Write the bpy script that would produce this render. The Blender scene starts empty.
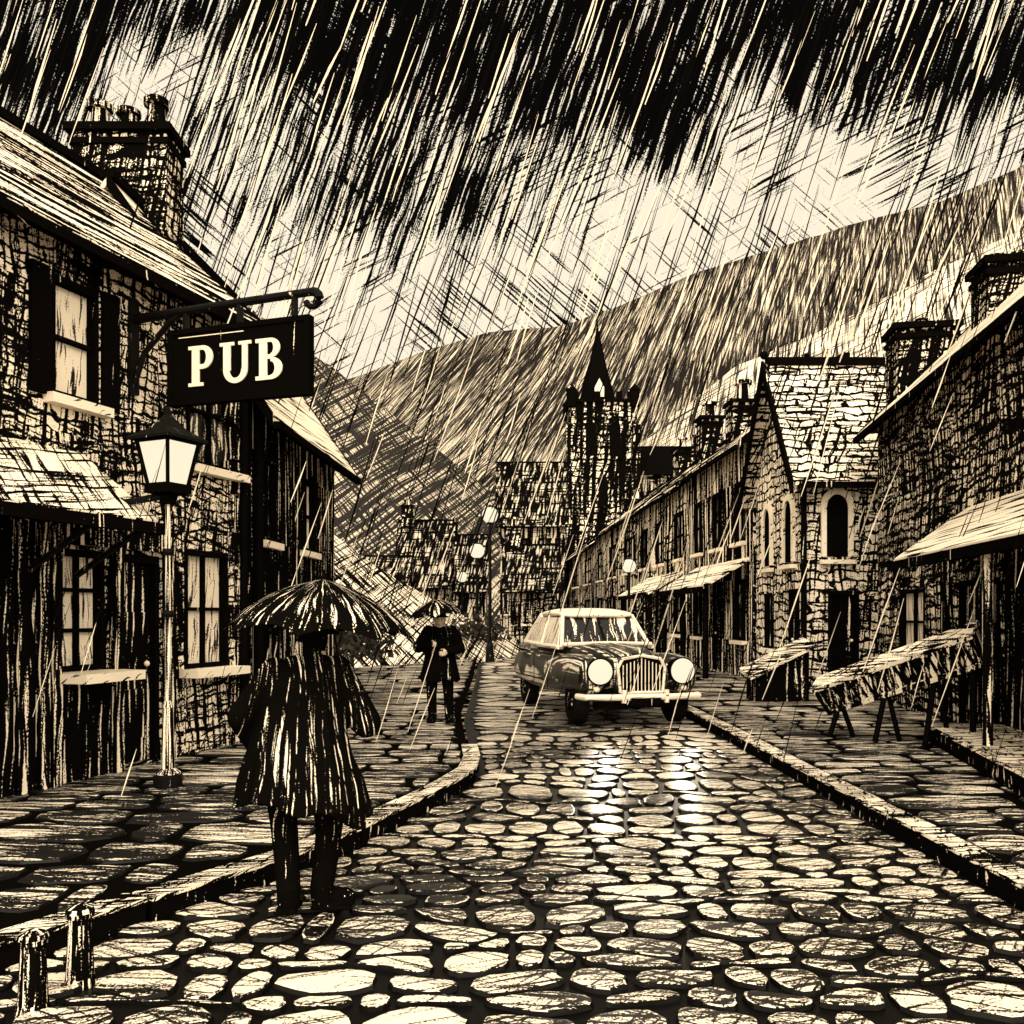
import bpy, bmesh, math, random
from mathutils import Vector, Matrix, noise as mnoise
random.seed(7)
R = math.radians
sc = bpy.context.scene
C = sc.collection
EYE, FPX, HOR = 1.65, 900.0, 614.0
def px(x, y, Y):                      # a direction of the picture at a given distance -> a point of the place
    return Vector(((x-512)/FPX*Y, Y, EYE-(y-HOR)/FPX*Y))
CREAM = (.87, .765, .61); INK = (.0028, .0024, .002)

# ------------------------------------------------------------------ node helpers
class NT:
    def __init__(s, tree): s.t = tree; s.n = tree.nodes; s.l = tree.links
    def new(s, typ, **kw):
        nd = s.n.new(typ)
        for k, v in kw.items(): setattr(nd, k, v)
        return nd
    def put(s, sock, v):
        if isinstance(v, bpy.types.NodeSocket): s.l.new(v, sock)
        else: sock.default_value = v
    def m(s, op, a, b=0.0, c=None, clamp=False):
        nd = s.new('ShaderNodeMath', operation=op, use_clamp=clamp)
        s.put(nd.inputs[0], a); s.put(nd.inputs[1], b)
        if c is not None: s.put(nd.inputs[2], c)
        return nd.outputs[0]
    def xyz(s, x, y, z=0.0):
        nd = s.new('ShaderNodeCombineXYZ')
        s.put(nd.inputs[0], x); s.put(nd.inputs[1], y); s.put(nd.inputs[2], z)
        return nd.outputs[0]
    def noise(s, vec, scale=1.0, detail=1.0, rough=.5, dim='3D'):
        nd = s.new('ShaderNodeTexNoise', noise_dimensions=dim)
        s.put(nd.inputs['Vector'], vec); nd.inputs['Scale'].default_value = scale
        nd.inputs['Detail'].default_value = detail; nd.inputs['Roughness'].default_value = rough
        return nd.outputs['Fac']
    def mix(s, f, a, b):
        nd = s.new('ShaderNodeMix', data_type='RGBA')
        s.put(nd.inputs[0], f); s.put(nd.inputs[6], a); s.put(nd.inputs[7], b)
        return nd.outputs[2]
    def strokes(s, u, v, ang, w, l, thr, seed, soft=.018, wob=.6, grain=.05):
        """long pen strokes of width w and length l lying at ang degrees from the v axis; 1 = ink"""
        ca, sa = math.cos(R(ang)), math.sin(R(ang))
        a = s.m('SUBTRACT', s.m('MULTIPLY', u, ca), s.m('MULTIPLY', v, sa))
        b = s.m('ADD', s.m('MULTIPLY', u, sa), s.m('MULTIPLY', v, ca))
        a1 = s.m('MULTIPLY', a, 1/w); b1 = s.m('MULTIPLY', b, 1/l)
        wv = s.noise(s.xyz(s.m('MULTIPLY', a1, .25), s.m('MULTIPLY', b1, 2.2), seed+3.3), detail=1)
        a2 = s.m('ADD', a1, s.m('MULTIPLY', s.m('SUBTRACT', wv, .5), wob*4))
        f = s.noise(s.xyz(a2, b1, seed), detail=1.2, rough=.6)
        g = s.noise(s.xyz(s.m('MULTIPLY', a1, 3.1), s.m('MULTIPLY', b, 2.2/w), seed+9), detail=2)
        f = s.m('ADD', f, s.m('MULTIPLY', s.m('SUBTRACT', g, .5), grain*4))
        return s.m('ADD', s.m('DIVIDE', s.m('SUBTRACT', thr, f), soft), .35, clamp=True)

def quant(d):                          # noise value below which a share d of the surface lies
    d = min(max(d, .01), .99)
    t = math.log(d/(1-d))/1.702
    return .5+.135*t

_mats = {}
def mat(kind, Y=10.0):
    """an ink-on-paper surface; its stroke sizes belong to the thing it is made for"""
    spec = KINDS[kind]
    Yq = max(2.0, round(Y*2)/2) if Y < 20 else round(Y/4)*4.0
    key = (kind, Yq)
    if key in _mats: return _mats[key]
    k = Yq/FPX
    m = bpy.data.materials.new(kind); m.use_nodes = True
    t = NT(m.node_tree); t.n.clear()
    out = t.new('ShaderNodeOutputMaterial'); bs = t.new('ShaderNodeBsdfPrincipled')
    t.l.new(bs.outputs[0], out.inputs[0])
    uv = t.new('ShaderNodeUVMap', uv_map='UV'); sp = t.new('ShaderNodeSeparateXYZ')
    t.l.new(uv.outputs[0], sp.inputs[0]); u, v = sp.outputs[0], sp.outputs[1]
    mask = None
    patch = spec.get('patch', 0)
    pz = None
    if patch:
        ps = spec.get('patch_px', 60)*k
        pz = t.m('MULTIPLY', t.m('SUBTRACT', t.noise(t.xyz(t.m('MULTIPLY', u, 1/ps), t.m('MULTIPLY', v, 1/ps), 4.2), detail=1), .5), patch*2)
    for i, (ang, w, l, den) in enumerate(spec.get('layers', [])):
        thr = quant(den)
        if pz is not None: thr = t.m('ADD', pz, thr)
        s_ = t.strokes(u, v, ang, w*k, l*k, thr, i*17.7+Yq, soft=spec.get('soft', .018), wob=spec.get('wob', .6), grain=spec.get('grain', .05)*1.5)
        mask = s_ if mask is None else t.m('MAXIMUM', mask, s_)
    if 'brick' in spec:
        bw, bh, mo = [q*k for q in spec['brick']]
        nz = t.noise(t.xyz(u, v, 1.0), scale=.55/bh, detail=2)
        nz2 = t.noise(t.xyz(u, v, 7.0), scale=.55/bh, detail=2)
        uu = t.m('ADD', u, t.m('MULTIPLY', t.m('SUBTRACT', nz2, .5), bh*2.4))
        vv = t.m('ADD', v, t.m('MULTIPLY', t.m('SUBTRACT', nz, .5), bh*1.5))
        br = t.new('ShaderNodeTexBrick'); br.offset = .5; br.inputs['Scale'].default_value = 1
        t.l.new(t.xyz(uu, vv), br.inputs['Vector'])
        br.inputs['Mortar Size'].default_value = mo; br.inputs['Mortar Smooth'].default_value = .1
        br.inputs['Brick Width'].default_value = bw; br.inputs['Row Height'].default_value = bh
        br.inputs['Color1'].default_value = (0,0,0,1); br.inputs['Color2'].default_value = (spec.get('blot', .25),)*3+(1,)
        br.inputs['Mortar'].default_value = (1,1,1,1)
        bwn = t.new('ShaderNodeRGBToBW'); t.l.new(br.outputs[0], bwn.inputs[0])
        gr = t.noise(t.xyz(t.m('MULTIPLY', u, 1/(4*k)), t.m('MULTIPLY', v, 1/(4*k)), 2.0), detail=2, rough=.7)
        bm_ = t.m('DIVIDE', t.m('SUBTRACT', t.m('ADD', bwn.outputs[0], t.m('MULTIPLY', t.m('SUBTRACT', gr, .5), 2.6)), .52), .1, clamp=True)
        mask = bm_ if mask is None else t.m('MAXIMUM', mask, bm_)
    base = spec.get('base', CREAM); ink = spec.get('ink', INK)
    if mask is None: mask = 0.0
    t.put(bs.inputs['Base Color'], t.mix(mask, (*base, 1), (*ink, 1)))
    bs.inputs['Roughness'].default_value = spec.get('rough', .9)
    bs.inputs['Specular IOR Level'].default_value = spec.get('spec', 0.0)
    if spec.get('coat'): bs.inputs['Coat Weight'].default_value = spec['coat']; bs.inputs['Coat Roughness'].default_value = .08
    if spec.get('emit'):
        bs.inputs['Emission Color'].default_value = (1, .87, .64, 1); bs.inputs['Emission Strength'].default_value = spec['emit']
    _mats[key] = m
    return m

# layers: (angle from vertical/upslope, stroke width px, stroke length px, ink share)
KINDS = {
 'masonry':      dict(brick=(30, 13, 1.5), layers=[(6, 4.2, 90, .46), (99, 4.4, 60, .36)], patch=.10, patch_px=80, blot=.3, grain=.07),
 'pale_masonry': dict(brick=(22, 9.5, 1.3), layers=[(5, 3.2, 80, .38), (94, 3, 40, .2)], patch=.08, blot=.2, grain=.07),
 'tower_masonry':dict(brick=(11, 6, .9), wob=.2, layers=[(3, 4.0, 70, .64), (92, 2.4, 20, .24)], patch=.08, patch_px=20, blot=.3),
 'dark_masonry': dict(brick=(26, 11, 1.6), layers=[(10, 4, 120, .60), (84, 4.4, 60, .40)], patch=.09, patch_px=90, blot=.4, grain=.07),
 'boarding':     dict(layers=[(2, 5, 150, .66), (-3, 3.5, 90, .32)], patch=.03),
 'dark_boarding':dict(layers=[(2, 5, 170, .80), (-4, 3.5, 90, .35)], patch=.03),
 'plaster':      dict(layers=[(3, 4.5, 90, .66), (94, 3, 60, .2)], patch=.10),
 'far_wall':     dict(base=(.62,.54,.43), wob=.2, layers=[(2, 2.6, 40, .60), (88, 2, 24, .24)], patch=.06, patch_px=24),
 'roof_lines':   dict(layers=[(88, 12, 240, .56), (91, 7, 140, .36)], patch=.08, patch_px=160),
 'roof_light':   dict(layers=[(88, 3.6, 150, .30)], patch=.07),
 'roof_steep':   dict(layers=[(20, 4.5, 80, .34), (78, 4, 120, .34)], patch=.06),
 'slate':        dict(brick=(24, 10, 1.4), layers=[(88, 3, 70, .30), (22, 3, 50, .24)], patch=.08, blot=.3),
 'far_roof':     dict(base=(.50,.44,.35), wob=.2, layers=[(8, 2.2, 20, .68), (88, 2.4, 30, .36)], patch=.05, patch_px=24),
 'ink':          dict(layers=[(3, 4, 90, .95)], grain=.03),
 'solid_ink':    dict(),
 'road_ink':     dict(base=INK, rough=.45, spec=.12),
 'iron':         dict(layers=[(5, 3, 30, .95)], rough=.6, spec=.08),
 'letters':      dict(base=(.9,.79,.6)),
 'pane':         dict(layers=[(4, 3.5, 50, .26), (40, 3, 40, .07)], rough=.35, spec=.4),
 'dark_pane':    dict(layers=[(4, 4, 50, .72)], rough=.35, spec=.3),
 'sill':         dict(layers=[(60, 3, 26, .12)]),
 'post':         dict(layers=[(1, 2.6, 140, .58)]),
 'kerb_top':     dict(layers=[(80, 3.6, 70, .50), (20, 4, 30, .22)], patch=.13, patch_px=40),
 'kerb_face':    dict(layers=[(2, 5, 26, .93)]),  # shade of the upright kerb and step faces put into the ink share
 'cobble':       dict(layers=[(95, 3.6, 110, .30), (66, 3.8, 170, .30), (122, 3.4, 150, .25), (35, 3.2, 90, .14)], patch=.17, patch_px=170, rough=.32, spec=.34, grain=.07),
 'flag':         dict(layers=[(97, 4.6, 110, .56), (76, 3.8, 110, .36), (112, 3, 80, .18)], patch=.11, patch_px=120, rough=.6, spec=.2, grain=.07),
 'earth':        dict(layers=[(85, 4, 40, .55), (20, 4, 60, .3)]),
 'hill_far':     dict(base=(.56,.49,.385), soft=.10, layers=[(19, 1.6, 80, .64), (25, 1.4, 60, .56), (-40, 1.5, 26, .10)], patch=.06, patch_px=90, ink=(.012,.010,.009), grain=.08, wob=.2),
 'hill_near':    dict(base=(.80,.70,.56), soft=.07, wob=.3, layers=[(20, 1.7, 90, .46), (62, 1.5, 60, .30)], patch=.07, patch_px=60, ink=(.02,.018,.016), grain=.07),
 'hill_left':    dict(base=(.52,.455,.36), soft=.05, wob=.3, layers=[(-36, 1.8, 60, .52), (18, 2.0, 70, .64)], patch=.05, patch_px=50, ink=(.02,.018,.016), grain=.06),
 'bank':         dict(layers=[(-46, 1.7, 60, .48), (10, 1.7, 50, .34)], patch=.08, wob=.3),
 'coat':         dict(layers=[(2, 2.6, 110, .83), (-9, 2.2, 60, .46)], patch=.04, patch_px=50, grain=.05),
 'trouser':      dict(layers=[(4, 3.2, 60, .93)]),
 'skin':         dict(base=(.62,.50,.36), layers=[(30, 3, 20, .18)], rough=.7),
 'canopy':       dict(layers=[(0, 2.6, 44, .82), (6, 2.4, 30, .4)], grain=.06, rough=.8, spec=.0),
 'car_paint':    dict(wob=.15, layers=[(3, 2.2, 34, .74), (86, 1.6, 30, .3)], rough=.42, spec=.35),
 'car_light':    dict(layers=[(84, 2.5, 40, .10)], rough=.6, spec=.2),
 'tyre':         dict(base=(.008,.007,.006)),
 'chrome':       dict(layers=[(85, 2.5, 40, .12)], rough=.3, spec=.5),
 'lamp_lit':     dict(base=(.05,.045,.035), emit=.67),
 'lamp_pane':    dict(base=(.05,.045,.035), emit=.66),
 'bark':         dict(layers=[(0, 3, 30, .9)]),
 'leaf':         dict(base=(.03,.027,.022)),
 'rain_dark':    dict(),
 'rain_pale':    dict(base=(.86,.76,.6)),
}
for k_ in ('solid_ink', 'rain_dark'): KINDS[k_]['base'] = INK

# ------------------------------------------------------------------ mesh helpers
class MB:
    def __init__(s): s.v = []; s.f = []; s.mi = []
    def quad(s, *pts, m=0):
        b = len(s.v); s.v += [Vector(p) for p in pts]; s.f.append(tuple(range(b, b+len(pts)))); s.mi.append(m)
    def prism(s, poly, d, m=0):        # polygon (3-D points) pushed along the vector d
        n = len(poly); d = Vector(d); b = len(s.v)
        s.v += [Vector(p) for p in poly]+[Vector(p)+d for p in poly]
        s.f.append(tuple(range(b+n-1, b-1, -1))); s.f.append(tuple(range(b+n, b+2*n)))
        for i in range(n): j = (i+1) % n; s.f.append((b+i, b+j, b+n+j, b+n+i))
        s.mi += [m]*(n+2)
    def box(s, c, sx, sy, sz, ax=None, m=0):       # centre and full sizes, ax = three axes
        ax = ax or (Vector((1,0,0)), Vector((0,1,0)), Vector((0,0,1)))
        c = Vector(c); a, b_, d = ax[0]*sx/2, ax[1]*sy/2, ax[2]*sz/2
        s.prism([c-a-b_-d, c+a-b_-d, c+a+b_-d, c-a+b_-d], d*2, m)
    def tube(s, pts, rs, n=10, cap=True, m=0):
        pts = [Vector(p) for p in pts]
        if not hasattr(rs, '__len__'): rs = [rs]*len(pts)
        b = len(s.v); up = Vector((.13, .21, .97))
        for i, p in enumerate(pts):
            d = (pts[min(i+1, len(pts)-1)]-pts[max(i-1, 0)]).normalized()
            a = d.cross(up if abs(d.dot(up)) < .95 else Vector((1, .1, 0))).normalized(); c = d.cross(a)
            for j in range(n):
                t = 2*math.pi*j/n; s.v.append(p+(a*math.cos(t)+c*math.sin(t))*rs[i])
        for i in range(len(pts)-1):
            for j in range(n):
                k = (j+1) % n; s.f.append((b+i*n+j, b+i*n+k, b+(i+1)*n+k, b+(i+1)*n+j)); s.mi.append(m)
        if cap:
            s.f.append(tuple(range(b+n-1, b-1, -1))); s.f.append(tuple(range(b+(len(pts)-1)*n, b+len(pts)*n))); s.mi += [m, m]
    def lathe(s, c, prof, n=20, m=0):  # prof: (radius, z) about a vertical axis through c
        c = Vector(c); b = len(s.v)
        for r, z in prof:
            for j in range(n): t = 2*math.pi*j/n; s.v.append(c+Vector((r*math.cos(t), r*math.sin(t), z)))
        for i in range(len(prof)-1):
            for j in range(n):
                k = (j+1) % n; s.f.append((b+i*n+j, b+i*n+k, b+(i+1)*n+k, b+(i+1)*n+j)); s.mi.append(m)
        s.f.append(tuple(range(b+n-1, b-1, -1))); s.f.append(tuple(range(b+(len(prof)-1)*n, b+len(prof)*n))); s.mi += [m, m]
    def ball(s, c, rx, ry=None, rz=None, n=16, h=10, m=0):
        ry = rx if ry is None else ry; rz = rx if rz is None else rz; c = Vector(c); b = len(s.v)
        for i in range(1, h):
            a = math.pi*i/h
            for j in range(n): t = 2*math.pi*j/n; s.v.append(c+Vector((rx*math.sin(a)*math.cos(t), ry*math.sin(a)*math.sin(t), -rz*math.cos(a))))
        for i in range(h-2):
            for j in range(n):
                k = (j+1) % n; s.f.append((b+i*n+j, b+i*n+k, b+(i+1)*n+k, b+(i+1)*n+j)); s.mi.append(m)
        lo = len(s.v); s.v.append(c-Vector((0,0,rz))); hi = len(s.v); s.v.append(c+Vector((0,0,rz)))
        for j in range(n):
            k = (j+1) % n; s.f.append((b+k, b+j, lo)); s.f.append((b+(h-2)*n+j, b+(h-2)*n+k, hi)); s.mi += [m, m]
    def chain(s, pr, n=14):            # tapered limb: balls at the joints, cones between
        for p, r in pr: s.ball(p, r, n=n, h=8)
        for (p, r), (q, t) in zip(pr, pr[1:]): s.tube([p, q], [r, t], n=n)
    def grid(s, rows, close=False, m=0):
        b = len(s.v); n = len(rows[0])
        for r in rows: s.v += [Vector(p) for p in r]
        for i in range(len(rows)-1):
            for j in range(n if close else n-1):
                k = (j+1) % n; s.f.append((b+i*n+j, b+i*n+k, b+(i+1)*n+k, b+(i+1)*n+j)); s.mi.append(m)
    def transform(s, M): s.v = [M @ p for p in s.v]; return s
    def raw(s):
        me = bpy.data.meshes.new('tmp'); me.from_pydata([tuple(p) for p in s.v], [], s.f)
        for p, i in zip(me.polygons, s.mi): p.material_index = i
        return me

ROOTLOC = {}
def off(o):
    v = Vector((0,0,0))
    while o is not None: v += Vector(o.location); o = o.parent
    return v
def add_uv(me, o3, uv):
    lay = me.uv_layers.new(name='UV')
    for p in me.polygons:
        n = p.normal
        if callable(uv):
            pts = [uv(me.vertices[me.loops[li].vertex_index].co+o3) for li in p.loop_indices]
            us = [q[0] for q in pts]; per = pts[0][2] if len(pts[0]) > 2 else None
            for li, q in zip(p.loop_indices, pts):
                uu = q[0]
                if per and max(us)-min(us) > per/2 and uu < (max(us)+min(us))/2: uu += per
                lay.data[li].uv = (uu, q[1])
            continue
        if abs(n.z) > .97: t = Vector((1,0,0)); b = Vector((0,1,0))
        else:
            t = Vector((-n.y, n.x, 0)).normalized(); b = n.cross(t)
        for li in p.loop_indices:
            q = me.vertices[me.loops[li].vertex_index].co+o3
            lay.data[li].uv = (t.dot(q), b.dot(q))
def link_mesh(name, me, mats, parent, uv, smooth, keep=None):
    o3 = off(parent) if parent is not None else Vector((0,0,0))
    if o3.length: me.transform(Matrix.Translation(-o3))
    bm = bmesh.new(); bm.from_mesh(me); bmesh.ops.recalc_face_normals(bm, faces=bm.faces); bm.to_mesh(me); bm.free()
    add_uv(me, o3, uv); me.name = name
    if not isinstance(mats, (list, tuple)): mats = [mats]
    for m in mats: me.materials.append(m)
    if smooth: me.shade_smooth()
    o = bpy.data.objects.new(name, me); C.objects.link(o); o.parent = parent
    return o
def pieces(name, mats, parent, fns):
    for fn in fns:
        q = MB(); fn(q); build(q, name, mats, parent)
def build(mb, name, mats, parent=None, uv='box', smooth=False):
    return link_mesh(name, mb.raw(), mats, parent, uv, smooth)
def fuse(mb, name, mats, parent, voxel, uv='box', smooth_it=6, disp=None):   # one continuous skin over overlapping volumes
    me = mb.raw(); bm = bmesh.new(); bm.from_mesh(me); bmesh.ops.recalc_face_normals(bm, faces=bm.faces); bm.to_mesh(me); bm.free()
    tmp = bpy.data.objects.new('tmp', me); C.objects.link(tmp)
    r = tmp.modifiers.new('r', 'REMESH'); r.mode = 'VOXEL'; r.voxel_size = voxel
    s_ = tmp.modifiers.new('s', 'SMOOTH'); s_.iterations = smooth_it; s_.factor = .5
    dg = bpy.context.evaluated_depsgraph_get(); ev = tmp.evaluated_get(dg)
    m2 = bpy.data.meshes.new_from_object(ev); bpy.data.objects.remove(tmp)
    m2.materials.clear()
    if disp:
        for v_ in m2.vertices: v_.co = disp(v_.co.copy())
    return link_mesh(name, m2, mats, parent, uv, True)
def thing(name, loc, label, cat, group=None):
    o = bpy.data.objects.new(name, None); C.objects.link(o); o.location = loc
    o.empty_display_size = .2; o['label'] = label; o['category'] = cat
    if group: o['group'] = group
    return o
def tag(o, label, cat, group=None):
    o['label'] = label; o['category'] = cat
    if group: o['group'] = group
def struct(o, kind='structure'): o['kind'] = kind; return o

class Fr:                               # a facade's own frame: s along it, w out of it, z up
    def __init__(s, O, O2, side):
        s.O = Vector((O[0], O[1], 0)); d = Vector((O2[0]-O[0], O2[1]-O[1], 0)); s.L = d.length; s.u = d.normalized()
        s.n = Vector((s.u.y, -s.u.x, 0))*side
        s.ax = (s.u, s.n, Vector((0,0,1)))
    def P(s, a, w, z): return s.O+s.u*a+s.n*w+Vector((0,0,z))
    def box(s, mb, a0, a1, w0, w1, z0, z1, m=0):
        mb.box(s.P((a0+a1)/2, (w0+w1)/2, (z0+z1)/2), abs(a1-a0), abs(w1-w0), abs(z1-z0), s.ax, m)
def sub_frame(fr, a, w, turn):          # a frame at right angles: an end wall
    O = fr.P(a, w, 0)
    g = Fr.__new__(Fr); g.O = O
    if turn == 'near': g.u = -fr.n; g.n = -fr.u
    else: g.u = fr.n; g.n = fr.u
    g.L = 0; g.ax = (g.u, g.n, Vector((0,0,1))); return g

def ridge_a(fr, w, x):                                # along-position where the line at offset w crosses column x
    k = (x-512)/FPX; O = fr.P(0, w, 0); return (k*O.y-O.x)/(fr.u.x-k*fr.u.y)
def facade(mb, fr, a0, a1, z0, z1, holes, rec=.14, w=0.0):
    As = sorted({a0, a1, *[h[0] for h in holes], *[h[1] for h in holes]})
    Zs = sorted({z0, z1, *[h[2] for h in holes], *[h[3] for h in holes]})
    for i in range(len(As)-1):
        for j in range(len(Zs)-1):
            ca, cz = (As[i]+As[i+1])/2, (Zs[j]+Zs[j+1])/2
            if any(h[0] < ca < h[1] and h[2] < cz < h[3] for h in holes): continue
            mb.quad(fr.P(As[i], w, Zs[j]), fr.P(As[i+1], w, Zs[j]), fr.P(As[i+1], w, Zs[j+1]), fr.P(As[i], w, Zs[j+1]))
    for h in holes:
        c = [(h[0], h[2]), (h[1], h[2]), (h[1], h[3]), (h[0], h[3])]
        for k in range(4):
            p, q = c[k], c[(k+1) % 4]
            mb.quad(fr.P(p[0], w, p[1]), fr.P(q[0], w, q[1]), fr.P(q[0], w-rec, q[1]), fr.P(p[0], w-rec, p[1]))
        mb.quad(*[fr.P(a, w-rec, z) for a, z in c])

def window(fr, h, par, Y, bars=(1, 1), pane='pane', sill=.12, frm='ink', t=.05, w=0.0, panel=None):
    a0, a1, z0, z1 = h
    mb = MB(); g = .004
    fr.box(mb, a0+g, a0+t, w-.12, w+.015, z0+g, z1-g); fr.box(mb, a1-t, a1-g, w-.12, w+.015, z0+g, z1-g)
    fr.box(mb, a0+t, a1-t, w-.12, w+.012, z0+g, z0+t); fr.box(mb, a0+t, a1-t, w-.12, w+.012, z1-t*1.3, z1-g)
    bt = t*.55
    for i in range(bars[0]):
        a = a0+(a1-a0)*(i+1)/(bars[0]+1); fr.box(mb, a-bt/2, a+bt/2, w-.10, w-.03, z0+t, z1-t*1.3)
    for i in range(bars[1]):
        z = z0+(z1-z0)*(i+1)/(bars[1]+1); fr.box(mb, a0+t, a1-t, w-.102, w-.034, z-bt*.7, z+bt*.7)
    f = build(mb, 'window', mat(frm, Y), par)
    mb = MB(); mb.quad(fr.P(a0+t, w-.09, z0+t), fr.P(a1-t, w-.09, z0+t), fr.P(a1-t, w-.09, z1-t*1.3), fr.P(a0+t, w-.09, z1-t*1.3))
    build(mb, 'pane', mat(pane, Y), f)
    if sill:
        mb = MB(); fr.box(mb, a0-.08, a1+.08, w+.002, w+sill, z0-.09, z0-.003); build(mb, 'sill', mat('sill', Y), f)
    return f
def door(fr, h, par, Y, m='dark_boarding', w=0.0):
    a0, a1, z0, z1 = h; mb = MB()
    fr.box(mb, a0+.004, a0+.06, w-.12, w+.02, z0, z1-.004); fr.box(mb, a1-.06, a1-.004, w-.12, w+.02, z0, z1-.004)
    fr.box(mb, a0+.06, a1-.06, w-.12, w+.018, z1-.08, z1-.004)
    f = build(mb, 'door_frame', mat('ink', Y), par)
    mb = MB(); fr.box(mb, a0+.062, a1-.062, w-.11, w-.06, z0+.01, z1-.082)
    for z in (.25, .62):
        zz = z0+(z1-z0)*z; fr.box(mb, a0+.14, a1-.14, w-.062, w-.045, zz-.28*(z1-z0)/2.1, zz+.22*(z1-z0)/2.1)
    d = build(mb, 'door', mat(m, Y), par)
    mb = MB(); mb.ball(fr.P(a1-.13, w-.03, z0+1.0), .03, n=8, h=6); build(mb, 'handle', mat('letters', Y), d)
def arch(fr, a, z0, z1, wd, par, Y, w=0.0, pane='solid_ink', frm='sill'):
    r = wd/2; zc = z1-r*1.25
    pts = [(a-r, z0)]+[(a-r*math.cos(math.pi*i/10), zc+r*1.25*math.sin(math.pi*i/10)) for i in range(11)]+[(a+r, z0)]
    big = [(a+(p-a)*1.45, z0-.06+(z-z0+.06)*1.09) for p, z in pts]
    mb = MB()
    for i in range(len(pts)-1):
        P, Q, S, T = pts[i], pts[i+1], big[i+1], big[i]
        mb.prism([fr.P(P[0], w+.003, P[1]), fr.P(Q[0], w+.003, Q[1]), fr.P(S[0], w+.003, S[1]), fr.P(T[0], w+.003, T[1])], fr.n*.06)
    f = build(mb, 'window', mat(frm, Y), par)
    mb = MB(); mb.prism([fr.P(p, w+.002, z) for p, z in pts], fr.n*.02); build(mb, 'pane', mat(pane, Y), f)
    mb = MB(); fr.box(mb, a-r*1.6, a+r*1.6, w+.004, w+.14, z0-.14, z0-.062); build(mb, 'sill', mat(frm, Y), f)

def house(name, loc_fr, L, D, H, Rz, label, cat, group, holes, Y, wallm, roofm, a0=0.0, z0=.12, ov=.3, ove=.12, gut=True, side='dark_masonry', verge=True, thick=.1):
    """long house with its ridge along the street; holes = (a0,a1,z0,z1)"""
    fr = loc_fr
    t = thing(name, fr.P(a0+L/2, -D/2, 0), label, cat, group)
    mb = MB(); facade(mb, fr, a0, a0+L, z0-.1, H, holes)
    build(mb, 'wall', mat(wallm, Y), t)
    mb = MB()
    for a in (a0, a0+L):
        mb.quad(fr.P(a, 0, z0-.1), fr.P(a, -D, z0-.1), fr.P(a, -D, H), fr.P(a, -D/2, Rz-.06), fr.P(a, 0, H))
    mb.quad(fr.P(a0, -D, z0-.1), fr.P(a0+L, -D, z0-.1), fr.P(a0+L, -D, H), fr.P(a0, -D, H))
    build(mb, 'end_wall', mat(side, Y), t)
    sl = (Rz-H)/(D/2); mb = MB()
    for sgn in (1, -1):
        def W(q): return q if sgn == 1 else -D-q
        e = [fr.P(a0-ove, W(ov), H-sl*ov), fr.P(a0+L+ove, W(ov), H-sl*ov), fr.P(a0+L+ove, W(-D/2), Rz), fr.P(a0-ove, W(-D/2), Rz)]
        mb.prism(e, (0, 0, thick))
    rf = build(mb, 'roof', mat(roofm, Y), t)
    mb = MB(); fr.box(mb, a0-ove-.01, a0+L+ove+.01, -D/2-.09, -D/2+.09, Rz+thick*.7, Rz+thick+.07); build(mb, 'ridge_tiles', mat('ink', Y), rf)
    if gut:
        mb = MB(); zz = H-sl*ov; fr.box(mb, a0-ove, a0+L+ove, ov+.002, ov+.09, zz-.07, zz+.02); build(mb, 'gutter', mat('ink', Y), t)
    if verge:
        for a in (a0-ove-.032, a0+L+ove+.002):
            mb = MB(); e = [fr.P(a, ov, H-sl*ov-.06), fr.P(a, -D/2, Rz-.06), fr.P(a, -D/2, Rz+thick+.03), fr.P(a, ov, H-sl*ov+thick+.03)]
            mb.prism(e, fr.u*.03); build(mb, 'bargeboard', mat('ink', Y), t)
    return t
def chimney(fr, a, w, z0, z1, la, lw, par, Y, pots=2, m='dark_masonry', potr=.11, poth=.4):
    mb = MB(); fr.box(mb, a-la/2, a+la/2, w-lw/2, w+lw/2, z0, z1)
    c = build(mb, 'chimney', mat(m, Y), par)
    mb = MB(); fr.box(mb, a-la/2-.07, a+la/2+.07, w-lw/2-.07, w+lw/2+.07, z1+.002, z1+.1); fr.box(mb, a-la/2-.03, a+la/2+.03, w-lw/2-.03, w+lw/2+.03, z1-.16, z1-.08)
    build(mb, 'chimney_cap', mat('ink', Y), c)
    for i in range(pots):
        along = (i-(pots-1)/2)/max(pots, 1)
        p = fr.P(a+along*la*.9, w, z1+.1) if la >= lw else fr.P(a, w+along*lw*.9, z1+.1)
        h = poth*(1, .8, 1.15, .9)[i % 4]
        mb = MB(); mb.lathe(p, [(potr*1.1, 0), (potr, .06), (potr*.85, h*.8), (potr*1.25, h*.82), (potr*1.25, h), (potr*.8, h)], n=12)
        build(mb, 'chimney_pot', mat('boarding', Y), c)
    return c

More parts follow.
